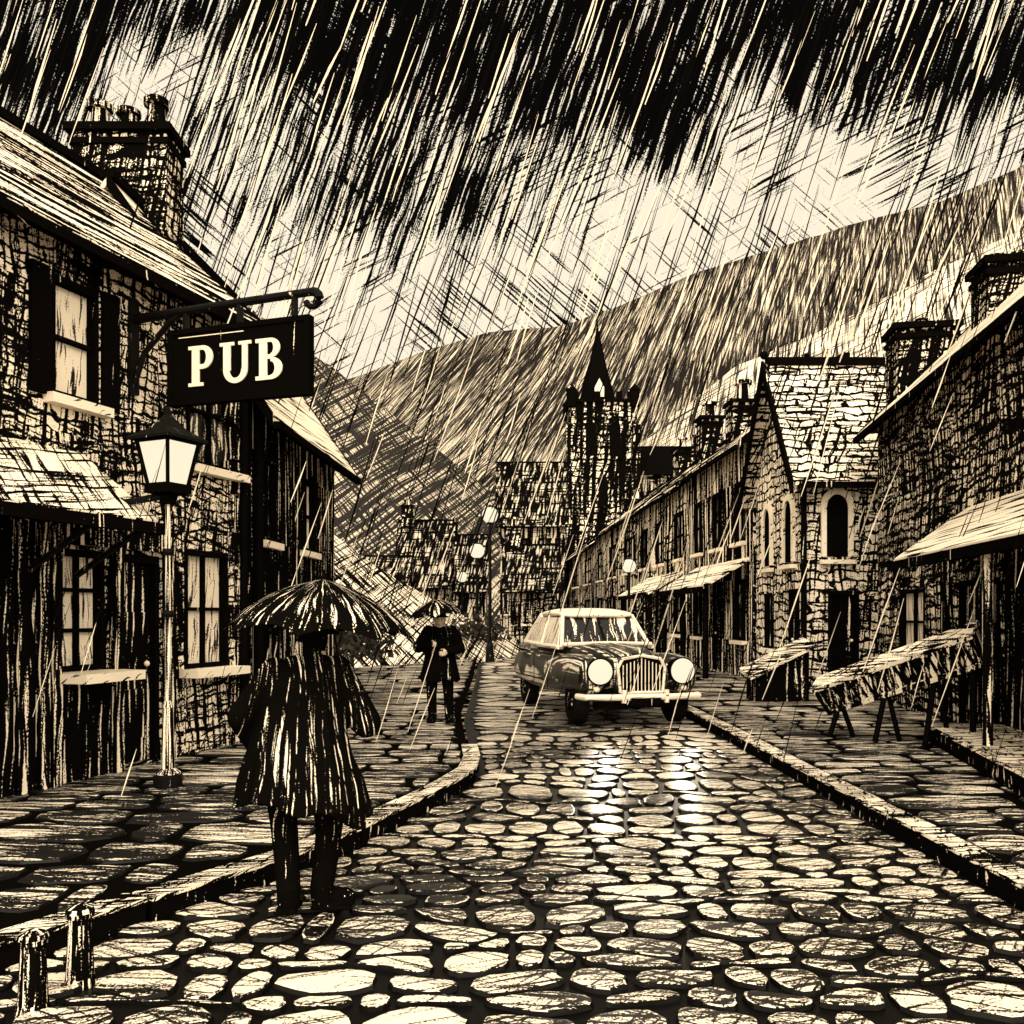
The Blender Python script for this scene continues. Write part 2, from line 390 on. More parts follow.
# ------------------------------------------------------------------ the setting
def lerp_profile(prof, x):
    if x <= prof[0][0]:
        (x0, y0), (x1, y1) = prof[0], prof[1]
    elif x >= prof[-1][0]:
        (x0, y0), (x1, y1) = prof[-2], prof[-1]
    else:
        for (x0, y0), (x1, y1) in zip(prof, prof[1:]):
            if x0 <= x <= x1: break
    f = (x-x0)/(x1-x0); return y0+(y1-y0)*f
def hill(prof, xr, Yf, Yr, kind, rough=1.0, seed=0):
    mb = MB(); rows = []
    nx, ny = 150, 22
    for j in range(ny+1):
        t = j/ny*1.35; row = []
        for i in range(nx+1):
            x = xr[0]+(xr[1]-xr[0])*i/nx
            xx = (x-512)/FPX*Yr; top = EYE-(lerp_profile(prof, x)-HOR)/FPX*Yr
            Yy = Yf+(Yr-Yf)*t; s_ = t**.85*Yy/Yr if t <= 1 else 1-(t-1)*1.1
            wob = mnoise.noise(Vector((xx*.03+seed, Yy*.03, 0)))*top*.035*math.sin(min(t,1)*math.pi)
            edge = mnoise.noise(Vector((xx*.12+seed, 5, 0)))*rough
            row.append((xx*(.55+.45*min(t, 1)), Yy, max(top, 0)*s_+wob+edge*min(t, 1)-1.0*(1-min(t,1))))
        rows.append(row)
    mb.grid(rows)
    return struct(build(mb, 'hill', mat(kind, Yr*.9), smooth=True, uv=lambda p: (p.x, p.z*1.0+p.y*.15)))
hill([(-400, 470), (200, 420), (360, 372), (430, 345), (490, 327), (560, 322), (620, 300), (700, 265), (790, 238), (860, 215), (940, 195), (1024, 158), (1400, 40)], (-500, 1500), 150, 420, 'hill_far', .6)
hill([(560, 545), (640, 440), (735, 362), (800, 335), (870, 300), (940, 262), (1024, 222), (1400, 90)], (540, 1500), 120, 260, 'hill_near', .5, 4)
hill([(-400, -60), (200, 262), (315, 352), (370, 392), (430, 440), (490, 488), (540, 560), (600, 625)], (-500, 600), 85, 190, 'hill_left', .7, 9)
hill([(-300, 300), (250, 455), (318, 520), (372, 560), (420, 590), (470, 618), (520, 640)], (-300, 520), 20, 42, 'bank', .15, 2)

mb = MB(); mb.quad((-900, -200, -.12), (900, -200, -.12), (900, 900, -.12), (-900, 900, -.12)); struct(build(mb, 'ground', mat('earth', 60)))

def kerbL(Y):
    pts = [(-10, -8.8), (4.26, -2.36), (4.87, -1.92), (6.03, -1.20), (8.5, -.42), (9.3, -.32), (10.5, -.42), (14, -.70), (22, -.85), (34, -1.2), (46, -3.5), (60, -9), (90, -25)]
    return lerp_profile(pts, Y)
def kerbR(Y):
    pts = [(-10, 2.95), (14.2, 2.82), (20, 2.6), (30, 2.0), (40, .6), (50, -1.2), (60, -5), (90, -21)]
    return lerp_profile(pts, Y)
# road bed (dark setts' joints) and the stones on it
mb = MB(); ys = [-10+i*1.0 for i in range(90)]
mb.grid([[(kerbL(y)-.05, y, -.02), (kerbR(y)+.05, y, -.02)] for y in ys])
struct(build(mb, 'road', mat('road_ink')))
def stone(mb, c, rx, ry, h, z, e=2.5, n=14, rot=0.0, drop=.03, j=.07):
    ca, sa = math.cos(rot), math.sin(rot)
    rad = []
    for i in range(n):
        t = 2*math.pi*i/n+random.uniform(-.08, .08)
        q = (abs(math.cos(t))**e+abs(math.sin(t))**e)**(-1/e)*(1+random.uniform(-j, j))
        rad.append((q*math.cos(t)*rx, q*math.sin(t)*ry))
    rows = []
    for f, zz in ((1.0, z-drop), (.94, z+h*.4), (.86, z+h*.9), (.5, z+h)):
        rows.append([(c[0]+(x*ca-y*sa)*f, c[1]+(x*sa+y*ca)*f, zz) for x, y in rad])
    b = len(mb.v); mb.grid(rows[:2], close=True, m=1); b = len(mb.v); mb.grid(rows[1:], close=True); mb.f.append(tuple(range(b+2*n, b+3*n))); mb.mi.append(0)
def sett(mb, x0, x1, lo, hi, h, z, e=2.8, n=16, j=.05, drop=.018, ix=.95, iy=.9):
    """one stone filling its cell between two wavy course lines"""
    rad = []; k1, k2 = random.uniform(.86, 1), random.uniform(.86, 1)
    for i in range(n):
        t = 2*math.pi*(i+.5)/n+random.uniform(-.08, .08)
        q = (abs(math.cos(t))**e+abs(math.sin(t))**e)**(-1/e)*(1+random.uniform(-j, j))
        rad.append((q*math.cos(t)*ix*(k1 if math.cos(t) > 0 else 1), q*math.sin(t)*iy*(k2 if math.sin(t) > 0 else 1)))
    rows = []
    for f, zz in ((1.0, z-drop), (.95, z+h*.4), (.86, z+h*.9), (.5, z+h)):
        row = []
        for p, q in rad:
            x = (x0+x1)/2+(x1-x0)/2*p*f; row.append((x, (lo(x)+hi(x))/2+(hi(x)-lo(x))/2*q*f, zz))
        rows.append(row)
    b = len(mb.v); mb.grid(rows[:2], close=True, m=1); b = len(mb.v); mb.grid(rows[1:], close=True); mb.f.append(tuple(range(b+2*n, b+3*n))); mb.mi.append(0)
def courses(mb, xa, xb, ya, yb, dy, wid, amp, hgt, z, ix, iy, **kw):
    y = ya; k = 0
    def line(yy, k, am): return lambda x: yy+am*mnoise.noise(Vector((x*1.1, k*7.3, 1.5)))+am*.6*mnoise.noise(Vector((x*3.3, k*5.1, 8.5)))
    d = dy(y)*random.uniform(.8, 1.25); cur = line(y, k, amp*d)
    while y < yb:
        y2 = y+d; k += 1; d2 = dy(y2)*random.uniform(.75, 1.3); nxt = line(y2, k, amp*min(d, d2))
        x = xa(y)+random.uniform(-.0, .05); xe = xb(y)
        while x < xe-.08:
            w = wid(y)*random.choice((.55, .8, 1, 1.15, 1.45))*random.uniform(.85, 1.15)
            if xe-x-w < .15: w = xe-x
            ix_ = 1-(1-ix)*.34/max(w, .1)*1.0
            sett(mb, x, x+w, cur, nxt, hgt*random.uniform(.4, 1), z+random.uniform(-.002, .003), ix=ix_, iy=iy, **kw)
            x += w
        y = y2; cur = nxt; d = d2
mb = MB()
courses(mb, lambda y: kerbL(y)+.02, lambda y: kerbR(y)-.02, -2.0, 62, lambda y: .215 if y < 7 else (.30 if y < 11 else (.42 if y < 16 else .8)), lambda y: .32 if y < 12 else .8, .85, .009, .0, .94, .88, e=2.4, j=.08)
struct(build(mb, 'cobbles', [mat('cobble', 6.5), mat('road_ink')]))

# pavements: slab bed, flagstones, kerbstones
def pavement(edge, outer, ya, yb, sgn):
    n = int((yb-ya)/.8); mb = MB()
    rows = [[(edge(ya+(yb-ya)*i/n)+sgn*0-(.10 if sgn > 0 else -.10), ya+(yb-ya)*i/n, .10), (outer(ya+(yb-ya)*i/n), ya+(yb-ya)*i/n, .10)] for i in range(n+1)]
    mb.grid(rows); struct(build(mb, 'pavement', mat('solid_ink')))
    mb = MB()
    fa, fb = (lambda y: outer(y)), (lambda y: edge(y)-.19)
    if sgn < 0: fa, fb = (lambda y: edge(y)+.19), (lambda y: outer(y))
    courses(mb, fa, fb, ya, yb, lambda y: .42 if y < 14 else .9, lambda y: .7 if y < 14 else 1.4, .45, .006, .112, .95, .90, e=3.6, n=14)
    struct(build(mb, 'paving', [mat('flag', 8), mat('road_ink')]))
    y = ya; mb = MB(); top = MB()
    while y < (10.2 if sgn > 0 else yb):
        l = random.uniform(.75, 1.05) if y < 20 else 3.0
        y2 = y+l-.03
        a = Vector((edge(y), y, 0)); b = Vector((edge(y2), y2, 0)); d = (b-a).normalized(); nn = Vector((-d.y, d.x, 0))*sgn
        def Q(p, w, z): return p+nn*w+Vector((0, 0, z))
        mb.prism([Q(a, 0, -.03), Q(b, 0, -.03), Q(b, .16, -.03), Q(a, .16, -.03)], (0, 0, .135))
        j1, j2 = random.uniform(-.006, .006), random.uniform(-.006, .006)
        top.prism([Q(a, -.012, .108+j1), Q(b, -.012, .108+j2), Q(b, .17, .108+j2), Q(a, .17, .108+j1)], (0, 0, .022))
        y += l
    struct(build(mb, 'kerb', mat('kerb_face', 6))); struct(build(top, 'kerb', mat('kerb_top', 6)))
pavement(kerbL, lambda Y: -5.2+.1*0 if Y < 8 else -5.0, 2.0, 42, 1)
pavement(kerbR, lambda Y: 8.5, 2.0, 46, -1)

# ------------------------------------------------------------------ the pub (left)
LF = Fr((-4.3-.333*3.2, 7.55-3.2), (-3.21, 10.83), 1)
def LA(Y): return (Y-LF.O.y)/LF.u.y                    # position along the facade for a distance Y
def Lpx(x):                                          # ... for a column of the picture
    k = (x-512)/FPX; return (k*LF.O.y-LF.O.x)/(LF.u.x-k*LF.u.y)
L = LF.L; A = Lpx
winU1 = (A(50), A(98), 3.62, 4.72); winU2 = (A(186), A(238), 3.30, 4.55); winU0 = (A(-110), A(-40), 3.62, 4.72)
winL1 = (A(56), A(104), 1.12, 2.25); winL2 = (A(184), A(228), 1.05, 2.36); dr = (A(118), A(158), .14, 2.25)
winL0 = (A(-130), A(-40), 1.12, 2.25)
holes = [winU0, winU1, winU2, winL1, winL2, winL0, dr]
pub = house('public_house', LF, L, 4.4, 5.2, 7.15, 'stone public house on the left with pale panes, lean-to roof and long chimney stack', 'building', None, holes, 8.5, 'masonry', 'roof_lines', ov=.28, ove=.1)
window(LF, winU1, pub, 8, (0, 1)); window(LF, winU2, pub, 10, (1, 1), 'dark_pane'); window(LF, winU0, pub, 7, (1, 1))
window(LF, winL1, pub, 8, (1, 2), sill=.42); window(LF, winL2, pub, 10, (1, 1), sill=.25); window(LF, winL0, pub, 7, (2, 2), sill=.3)
door(LF, dr, pub, 9)
# dark boarded shopfront on the ground floor, shutters
mb = MB()
segs = sorted([(A(-130), A(-40)), (A(56), A(104)), (dr[0], dr[1])]); a = 0.0
for s0, s1 in segs:
    LF.box(mb, a, s0-.06, .004, .07, .12, 2.5); a = s1+.06
LF.box(mb, a, A(164), .004, .07, .12, 2.5)
for s0, s1 in segs[:2]: LF.box(mb, s0-.06, s1+.06, .004, .066, .12, 1.0); LF.box(mb, s0-.06, s1+.06, .004, .066, 2.29, 2.5)
LF.box(mb, dr[0]-.06, dr[1]+.06, .004, .066, 2.29, 2.5)
build(mb, 'shopfront', mat('dark_boarding', 8), pub)
mb = MB()
for s in [A(x) for x in (-20, 12, 34, 47, 110, 163)]: LF.box(mb, s-.05, s+.05, .072, .13, .12, 2.45)
build(mb, 'pilaster', mat('boarding', 8), pub)
for (s0, s1, z0, z1) in ((A(98)+.03, A(116), 3.6, 4.74), (A(28), A(50)-.03, 3.6, 4.74), (A(-40)+.03, A(-18), 3.6, 4.74)):
    mb = MB(); LF.box(mb, s0, s1, .004, .05, z0, z1); build(mb, 'shutter', mat('ink', 8), pub)
# lean-to roof over the ground floor
mb = MB(); e = ridge_a(LF, .9, 160)
mb.prism([LF.P(-.2, .9, 2.42), LF.P(e, .9, 2.42), LF.P(e, .01, 3.08), LF.P(-.2, .01, 3.08)], (0, 0, .07))
lt = build(mb, 'lean_to_roof', mat('roof_steep', 8), pub)
mb = MB(); LF.box(mb, -.2, e, .902, .98, 2.36, 2.46); build(mb, 'gutter', mat('ink', 8), lt)
for s in (A(20), e-.1): mb = MB(); mb.tube([LF.P(s, .05, 2.0), LF.P(s, .8, 2.42)], .03, 6); build(mb, 'bracket', mat('iron', 8), lt)
mb = MB(); mb.tube([LF.P(L-.1, .05, .1), LF.P(L-.1, .05, 5.0)], .05, 8); build(mb, 'drainpipe', mat('ink', 10), pub)
mb = MB()
for i in range(12):
    LF.box(mb, L-(.34 if i % 2 else .22), L+.012, -.3, .02, .12+i*.42, .12+i*.42+.38)
build(mb, 'quoins', mat('plaster', 11), pub)
# chimney stack on the ridge
ca = ridge_a(LF, -2.2, 130)
CH = Fr.__new__(Fr); CH.O = LF.P(ca, -2.2, 0); CH.u = Vector((1, 0, 0)); CH.n = Vector((0, -1, 0)); CH.ax = (CH.u, CH.n, Vector((0,0,1)))
chimney(CH, -.02, 0, 6.5, 7.95, 1.25, .62, pub, 12, 3, potr=.13, poth=.42)

# second house on the left
LF2 = Fr((-3.22, 11.05), (-3.04, 15.4), 1)
h2 = [(.5, 1.1, 2.6, 3.7), (2.3, 3.1, 2.6, 3.7), (.5, 1.2, .9, 1.9), (2.3, 3.1, .9, 1.9)]
n2 = house('stone_cottage', LF2, LF2.L, 3.4, 4.45, 6.9, 'dark gabled cottage joined to the far end of the pub behind the sign', 'building', None, h2, 13, 'dark_boarding', 'roof_light', ov=.34, ove=.16, side='dark_boarding')
for h in h2: window(LF2, h, n2, 13, (1, 1), 'pane' if h[0] > 2 else 'dark_pane', sill=.08)
mb = MB(); mb.tube([LF2.P(.12, .07, .1), LF2.P(.12, .07, 4.3)], .06, 8); build(mb, 'drainpipe', mat('ink', 12), n2)

# ------------------------------------------------------------------ pub sign
s0 = A(132)
SB = Fr.__new__(Fr); SB.O = LF.P(s0, .03, 0); SB.u = LF.n.copy(); SB.n = -LF.u; SB.ax = (SB.u, SB.n, Vector((0,0,1)))
sign = thing('pub_sign', SB.P(0, 0, 4.67), 'black hanging signboard reading PUB on an iron bracket', 'sign')
mb = MB(); mb.tube([SB.P(0, 0, 4.60), SB.P(1.0, 0, 4.63), SB.P(2.03, 0, 4.65)], [.05, .042, .04], 10)
mb.tube([SB.P(2.03, 0, 4.65)]+[SB.P(2.03+.07*math.sin(t), 0, 4.58+.07*math.cos(t)) for t in [i*.5 for i in range(1, 10)]], [.045]*5+[.03]*5, 8)
mb.tube([SB.P(0, 0, 3.95), SB.P(.12, 0, 4.25), SB.P(.42, 0, 4.52), SB.P(.62, 0, 4.63)], .03, 8)
LF.box(mb, s0-.06, s0+.06, .002, .04, 3.85, 4.8)
build(mb, 'bracket', mat('iron', 9), sign)
for s in (.62, 1.24, 1.84):
    mb = MB(); mb.tube([SB.P(s, 0, 4.40), SB.P(s, 0, 4.64)], .035, 6); build(mb, 'hanger', mat('iron', 9), sign)
mb = MB(); SB.box(mb, .47, 1.98, -.03, .03, 3.72, 4.40); bd = build(mb, 'board', mat('ink', 9), sign)
mb = MB()
for a0, a1, z0, z1 in ((.43, 2.02, 4.38, 4.43), (.43, 2.02, 3.69, 3.74), (.43, .49, 3.74, 4.38), (1.96, 2.02, 3.74, 4.38)): SB.box(mb, a0, a1, -.045, .045, z0, z1)
build(mb, 'frame', mat('solid_ink', 9), bd)
mb = MB()
for a0, a1, z0, z1 in ((.56, 1.3, 4.343, 4.351),): SB.box(mb, a0, a1, .031, .036, z0, z1)
build(mb, 'painted_line', mat('letters', 9), bd)
def band(mb, cx, cz, ro, ri, a0, a1, sx=1.0, sz=1.0, n=14):
    for i in range(n):
        t0, t1 = R(a0+(a1-a0)*i/n), R(a0+(a1-a0)*(i+1)/n)
        q = [(cx+ro[0]*math.cos(t0), cz+ro[1]*math.sin(t0)), (cx+ro[0]*math.cos(t1), cz+ro[1]*math.sin(t1)), (cx+ri[0]*math.cos(t1), cz+ri[1]*math.sin(t1)), (cx+ri[0]*math.cos(t0), cz+ri[1]*math.sin(t0))]
        mb.prism([SB.P(a, .03, z) for a, z in q], SB.n*.014)
def rect(mb, a0, a1, z0, z1): mb.prism([SB.P(a0, .0305, z0), SB.P(a1, .0305, z0), SB.P(a1, .0305, z1), SB.P(a0, .0305, z1)], SB.n*.013)
zb, zt = 3.86, 4.25; hh = zt-zb
def P_(x):
    mb = MB(); rect(mb, x+.04, x+.125, zb+.03, zt-.03); rect(mb, x, x+.17, zb, zb+.032); rect(mb, x, x+.13, zt-.032, zt)
    rect(mb, x+.124, x+.17, zt-.04, zt); rect(mb, x+.124, x+.17, zb+hh*.42, zb+hh*.42+.045)
    band(mb, x+.165, zb+hh*.71, (.115, hh*.29), (.04, hh*.18), -90, 90); return mb
def U_(x):
    mb = MB(); rect(mb, x+.04, x+.12, zb+.12, zt-.03); rect(mb, x+.25, x+.31, zb+.12, zt-.03)
    rect(mb, x, x+.16, zt-.032, zt); rect(mb, x+.21, x+.35, zt-.032, zt)
    band(mb, x+.175, zb+.125, (.135, .13), (.068, .08), 180, 360); return mb
def B_(x):
    mb = MB(); rect(mb, x+.04, x+.125, zb+.03, zt-.03); rect(mb, x, x+.17, zb, zb+.036); rect(mb, x, x+.17, zt-.036, zt)
    rect(mb, x+.124, x+.17, zb+hh*.50, zb+hh*.50+.04)
    band(mb, x+.165, zb+hh*.765, (.10, hh*.235), (.03, hh*.14), -90, 90); band(mb, x+.165, zb+hh*.27, (.125, hh*.27), (.045, hh*.165), -90, 90); return mb
for q in (P_(.68), U_(1.04), B_(1.44)): build(q, 'letter', mat('letters', 9), bd)

# ------------------------------------------------------------------ lantern on its post in front of the pub
LP = px(168, 785, 8.0); LP.z = .12
def lantern(loc, hgt, label, name='street_lamp', s=1.0, group=None, Y=8):
    t = thing(name, loc, label, 'street lamp', group); x, y, z = loc; H = hgt
    mb = MB(); mb.lathe((x, y, z), [(.11, 0), (.11, .12), (.06, .16), (.045, .7), (.026, .76), (.022, H-.05), (.04, H-.03), (.03, H)], 12)
    build(mb, 'post', mat('post', Y), t, smooth=False)
    mb = MB(); mb.lathe((x, y, z), [(.125, 0), (.125, .1), (.09, .13), (.09, .14)], 12); build(mb, 'foot', mat('iron', Y), t)
    for zz in (1.5, 2.05): mb = MB(); mb.lathe((x, y, z+zz), [(.045, 0), (.055, .03), (.045, .06)], 10); build(mb, 'collar', mat('iron', Y), t)
    mb = MB()
    mb.tube([(x-.40, y, z+H-.1), (x-.03, y, z+H-.04)], [.03, .036], 8); mb.ball((x-.42, y, z+H-.1), .045, n=8, h=6)
    build(mb, 'ladder_bar', mat('iron', Y), t)
    b = z+H; k = 4; hb, ht, hr = .15*s, .235*s, .31*s; zt_ = b+.50*s
    def sq(r, zz, o=R(20)): return [Vector((x+r*math.cos(o+i*math.pi/2)*1.25, y+r*math.sin(o+i*math.pi/2)*1.25, zz)) for i in range(4)]
    mb = MB(); mb.grid([sq(hb*.35, b-.12), sq(hb*.5, b-.04), sq(hb*1.2, b-.02), sq(hb*1.2, b+.05), sq(hb, b+.06)], close=True)
    lo, hi = sq(hb, b+.05), sq(ht, zt_)
    for i in range(4): mb.tube([lo[i], hi[i]], .021*s, 6); mb.tube([hi[i], hi[(i+1) % 4]], .024*s, 6); mb.tube([lo[i], lo[(i+1) % 4]], .02*s, 6)
    build(mb, 'lantern_frame', mat('solid_ink', Y), t)
    mb = MB()
    for i in range(4):
        j = (i+1) % 4; mb.quad(lo[i]*.97+lo[(i+2) % 4]*.03, lo[j]*.97+lo[(j+2) % 4]*.03, hi[j]*.97+hi[(j+2) % 4]*.03, hi[i]*.97+hi[(i+2) % 4]*.03)
    build(mb, 'lantern_glass', mat('lamp_pane', Y), t)
    mb = MB(); mb.grid([sq(hr, zt_), sq(hr, zt_+.03*s), sq(ht*.62, zt_+.13*s), sq(ht*.35, zt_+.20*s), sq(.03, zt_+.27*s), sq(.012, zt_+.36*s)], close=True)
    build(mb, 'lantern_roof', mat('iron', Y), t)
    return t
lantern(tuple(LP), 2.62, 'old iron gas lantern on a thin post in front of the pub wall', s=.88)

# ------------------------------------------------------------------ right side
RF = Fr((5.68-.146*4, 9.42-4), (5.68+.146*7.1, 9.42+7.1), -1)
def Rpx(x, fr=None, w=0.0):
    fr = fr or RF; return ridge_a(fr, w, x)
B = Rpx
hr1 = [(B(925), B(900), 1.0, 2.05), (B(1000), B(960), .14, 2.1), (B(1250), B(1120), 1.0, 2.1), (B(1200), B(1100), 3.6, 4.6)]
hr1 = [(min(a, b), max(a, b), c, d) for a, b, c, d in hr1]
r1 = house('stone_house', RF, RF.L, 5.2, 5.2, 7.72, 'tall dark stone house at the far right with two chimneys on its steep roof', 'building', None, hr1, 13, 'dark_masonry', 'roof_light', ov=.32, ove=.15)
window(RF, hr1[0], r1, 14, (1, 1)); door(RF, hr1[1], r1, 12); window(RF, hr1[2], r1, 9, (2, 2)); window(RF, hr1[3], r1, 9, (1, 1), 'dark_pane')
chimney(RF, RF.L-.45, -.62, 5.2, 6.62, .75, 1.0, r1, 16, 1, m='dark_masonry', poth=.16, potr=.09)
chimney(RF, ridge_a(RF, -1.1, 1008), -1.1, 5.4, 6.75, .7, .8, r1, 11, 2, poth=.16)
# lean-to roof of that house
LT = ridge_a(RF, .95, 893)
mb = MB(); mb.prism([RF.P(LT, .95, 2.30), RF.P(-.5, .95, 2.30), RF.P(-.5, .01, 2.98), RF.P(LT, .01, 2.98)], (0, 0, .08))
rl = build(mb, 'lean_to_roof', mat('roof_light', 11), r1)
mb = MB(); RF.box(mb, -.5, LT, .952, 1.03, 2.23, 2.34); build(mb, 'gutter', mat('ink', 11), rl)
for s in (LT-3.1,): mb = MB(); mb.tube([RF.P(s, .86, .1), RF.P(s, .86, 2.3)], .05, 8); build(mb, 'porch_post', mat('boarding', 11), rl)
mb = MB()
for a in (B(990), B(948), B(1060)): RF.box(mb, a-.09, a+.09, .004, .08, .12, 2.4)
RF.box(mb, 0, B(1010), .004, .06, .12, 2.5)
build(mb, 'boarding', mat('dark_boarding', 11), r1)

# cross-gabled house R2: gable to the street, slated roof to us
X0, Ya, Yb, XE = 5.62, 17.3, 20.7, 9.0; eave, Rg = 4.5, 6.85; Ym = (Ya+Yb)/2
g2 = thing('gabled_house', (X0+1.9, Ym, 0), 'pale stone house with a steep street gable, arched windows and coursed slate roof', 'building')
WF = Fr((X0, Ya), (X0, Yb), -1); SF = Fr((X0, Ya), (XE, Ya), 1); SF.n = Vector((0, -1, 0)); SF.ax = (SF.u, SF.n, Vector((0,0,1)))
d1 = (.28, .95, .14, 2.15); d2 = (.45, 1.05, .14, 2.1); d3 = (1.75, 2.5, .9, 2.0)
mb = MB(); facade(mb, SF, 0, XE-X0, .02, eave, [d2, d3])
facade(mb, WF, 0, Yb-Ya, .02, eave, [d1, (2.0, 2.7, .9, 2.1)])
mb.quad(WF.P(0, 0, eave), WF.P(Yb-Ya, 0, eave), WF.P((Yb-Ya)/2, 0, Rg-.05))
mb.quad((XE, Ya, 0), (XE, Yb, 0), (XE, Yb, eave), (XE, Ym, Rg-.05), (XE, Ya, eave)); mb.quad((X0, Yb, 0), (XE, Yb, 0), (XE, Yb, eave), (X0, Yb, eave))
build(mb, 'wall', mat('pale_masonry', 18), g2)
door(SF, d2, g2, 17); window(SF, d3, g2, 17, (1, 1)); door(WF, d1, g2, 18); window(WF, (2.0, 2.7, .9, 2.1), g2, 20, (1, 1), 'dark_pane')
arch(SF, .62, 2.75, 3.95, .42, g2, 17); arch(WF, .9, 2.7, 3.95, .5, g2, 18); arch(WF, 2.4, 2.7, 3.95, .5, g2, 18)
sl = (Rg-eave)/(Ym-Ya); mb = MB()
for sg in (1, -1):
    yo = Ya-.3 if sg == 1 else Yb+.3
    mb.prism([(X0-.3, yo, eave-.3*sl), (XE+.1, yo, eave-.3*sl), (XE+.1, Ym, Rg), (X0-.3, Ym, Rg)], (0, 0, .1))
rf = build(mb, 'roof', mat('slate', 18), g2)
mb = MB(); mb.box((X0/2+XE/2, Ym, Rg+.12), XE-X0+.5, .2, .16); mb.ball((X0-.3, Ym, Rg+.26), .09, n=8, h=6); mb.ball((X0+.6, Ym, Rg+.24), .07, n=8, h=6); build(mb, 'ridge_tiles', mat('ink', 18), rf)
mb = MB()
for yo, s_ in ((Ya-.3, 1), (Yb+.3, -1)):
    mb = MB(); mb.prism([(X0-.36, yo, eave-.3*sl-.16), (X0-.36, Ym, Rg-.16), (X0-.36, Ym, Rg+.14), (X0-.36, yo, eave-.3*sl+.12)], (.055, 0, 0)); build(mb, 'bargeboard', mat('ink', 18), g2)
mb = MB(); mb.box((X0/2+XE/2, Ya-.35, eave-.3*sl), XE-X0+.3, .09, .11); build(mb, 'gutter', mat('ink', 18), g2)
mb = MB(); mb.box((X0-.02, Ya-.03, 2.3), .09, .09, 4.3); build(mb, 'drainpipe', mat('ink', 18), g2)

# the terrace running down the street
TL = Fr((5.62, 20.95), (3.75, 70), -1)
cuts = [0, 6.3, 15.2, 28.5, 47]
labs = ['first terrace house beyond the gabled house, with a long pale porch roof and one chimney', 'second terrace house along the right, behind the car and bare tree',
        'third terrace house, below the right edge of the church tower', 'last and smallest terrace house at the street bend']
terr = []
for i in range(4):
    a0, a1 = cuts[i]+.02, cuts[i+1]-.02; Yc = TL.P((a0+a1)/2, 0, 0).y; H = 5.85-(.0, .1, .05, .35)[i]
    Lh = a1-a0; nb = 3 if i else 3; hs = []
    for k in range(nb):
        c = a0+Lh*(k+.5)/nb; wd = Lh*.075
        hs.append((c-wd, c+wd, 3.4, 4.9)); hs.append((c-wd, c+wd, 1.0, 2.5) if k != 1 else (c-wd*.9, c+wd*.9, .14, 2.5))
    t = house('terrace_house', TL, Lh, 4.4, H, H+1.75, labs[i], 'building', 'terrace houses down the right of the street', hs, Yc, ('boarding', 'plaster', 'plaster', 'plaster')[i], 'roof_lines', a0=a0, ov=.35, ove=.0)
    for k, h in enumerate(hs):
        if h[2] < .2: door(TL, h, t, Yc)
        else: window(TL, h, t, Yc, (1, 1), 'dark_pane' if (k+i) % 3 else 'pane', t=.09, sill=.12)
    if i > 1: chimney(TL, a0+.5, -2.2, H+1.0, H+2.7-i*.1, .9, 1.1, t, Yc, 2, poth=.55, potr=.16)
    terr.append(t)
chimney(TL, 4.5, -1.1, 6.2, 7.55, .8, .8, terr[0], 25, 1, poth=.6, potr=.2)
chimney(TL, 8.6, -1.2, 6.4, 8.0, .7, .7, terr[1], 29, 1, poth=.5, potr=.2)
for (a0, a1, z, tt, Yc) in ((.3, 5.4, 2.9, 0, 23), (7.2, 13, 2.9, 1, 30)):
    mb = MB(); mb.prism([TL.P(a0, 1.1, z-.65), TL.P(a1, 1.1, z-.65), TL.P(a1, .01, z), TL.P(a0, .01, z)], (0, 0, .1)); pr = build(mb, 'porch_roof', mat('roof_light', Yc), terr[tt])
    for s in (a0+.2, (a0+a1)/2, a1-.2): mb = MB(); mb.tube([TL.P(s, 1.0, .1), TL.P(s, 1.0, z-.6)], .07, 6); build(mb, 'porch_post', mat('ink', Yc), pr)
    mb = MB(); TL.box(mb, a0, a1, 1.102, 1.2, z-.74, z-.6); build(mb, 'gutter', mat('ink', Yc), pr)

# houses closing the view
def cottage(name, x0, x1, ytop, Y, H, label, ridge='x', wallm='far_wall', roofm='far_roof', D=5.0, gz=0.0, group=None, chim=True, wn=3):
    a = px(x0, 0, Y); b = px(x1, 0, Y); top = EYE-(ytop-HOR)/FPX*(Y+D/2)
    fr = Fr((a.x, Y), (b.x, Y), 1); W = fr.L
    hs = []
    for k in range(wn):
        c = W*(k+.5)/wn; wd = W/wn*.18
        for z in ([H*.62, H*.2] if H > 4 else [H*.35]): hs.append((c-wd, c+wd, z, z+H*.22))
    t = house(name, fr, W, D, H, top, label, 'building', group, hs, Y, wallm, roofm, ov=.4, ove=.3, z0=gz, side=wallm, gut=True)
    for k, h in enumerate(hs): window(fr, h, t, Y, (0, 1), 'pane' if (k*7+int(Y)) % 3 == 0 else 'dark_pane', t=.14, sill=.15)
    if chim: chimney(fr, W*.12, -D/2, top-.5, top+1.0, .8, .8, t, Y, 1, poth=.5, potr=.2)
    return t
cottage('town_house', 500, 566, 464, 62, 8.2, 'tall town house closing the street left of the church tower', D=6, wn=4, chim=False)
cottage('cottage', 508, 556, 547, 47, 3.2, 'low hatched cottage in front of the tall town house', roofm='far_roof', wn=4, D=4)
cottage('cottage', 398, 446, 522, 58, 3.9, 'distant cottage with one chimney directly above the small umbrella', roofm='far_roof', chim=True, wn=3)
cottage('cottage', 446, 486, 536, 72, 4.0, 'small distant cottage between the street lamps and the left hill', wn=2)
cottage('cottage', 355, 402, 558, 50, 2.6, 'low cottage half sunk behind the hatched bank', wn=2, chim=False)

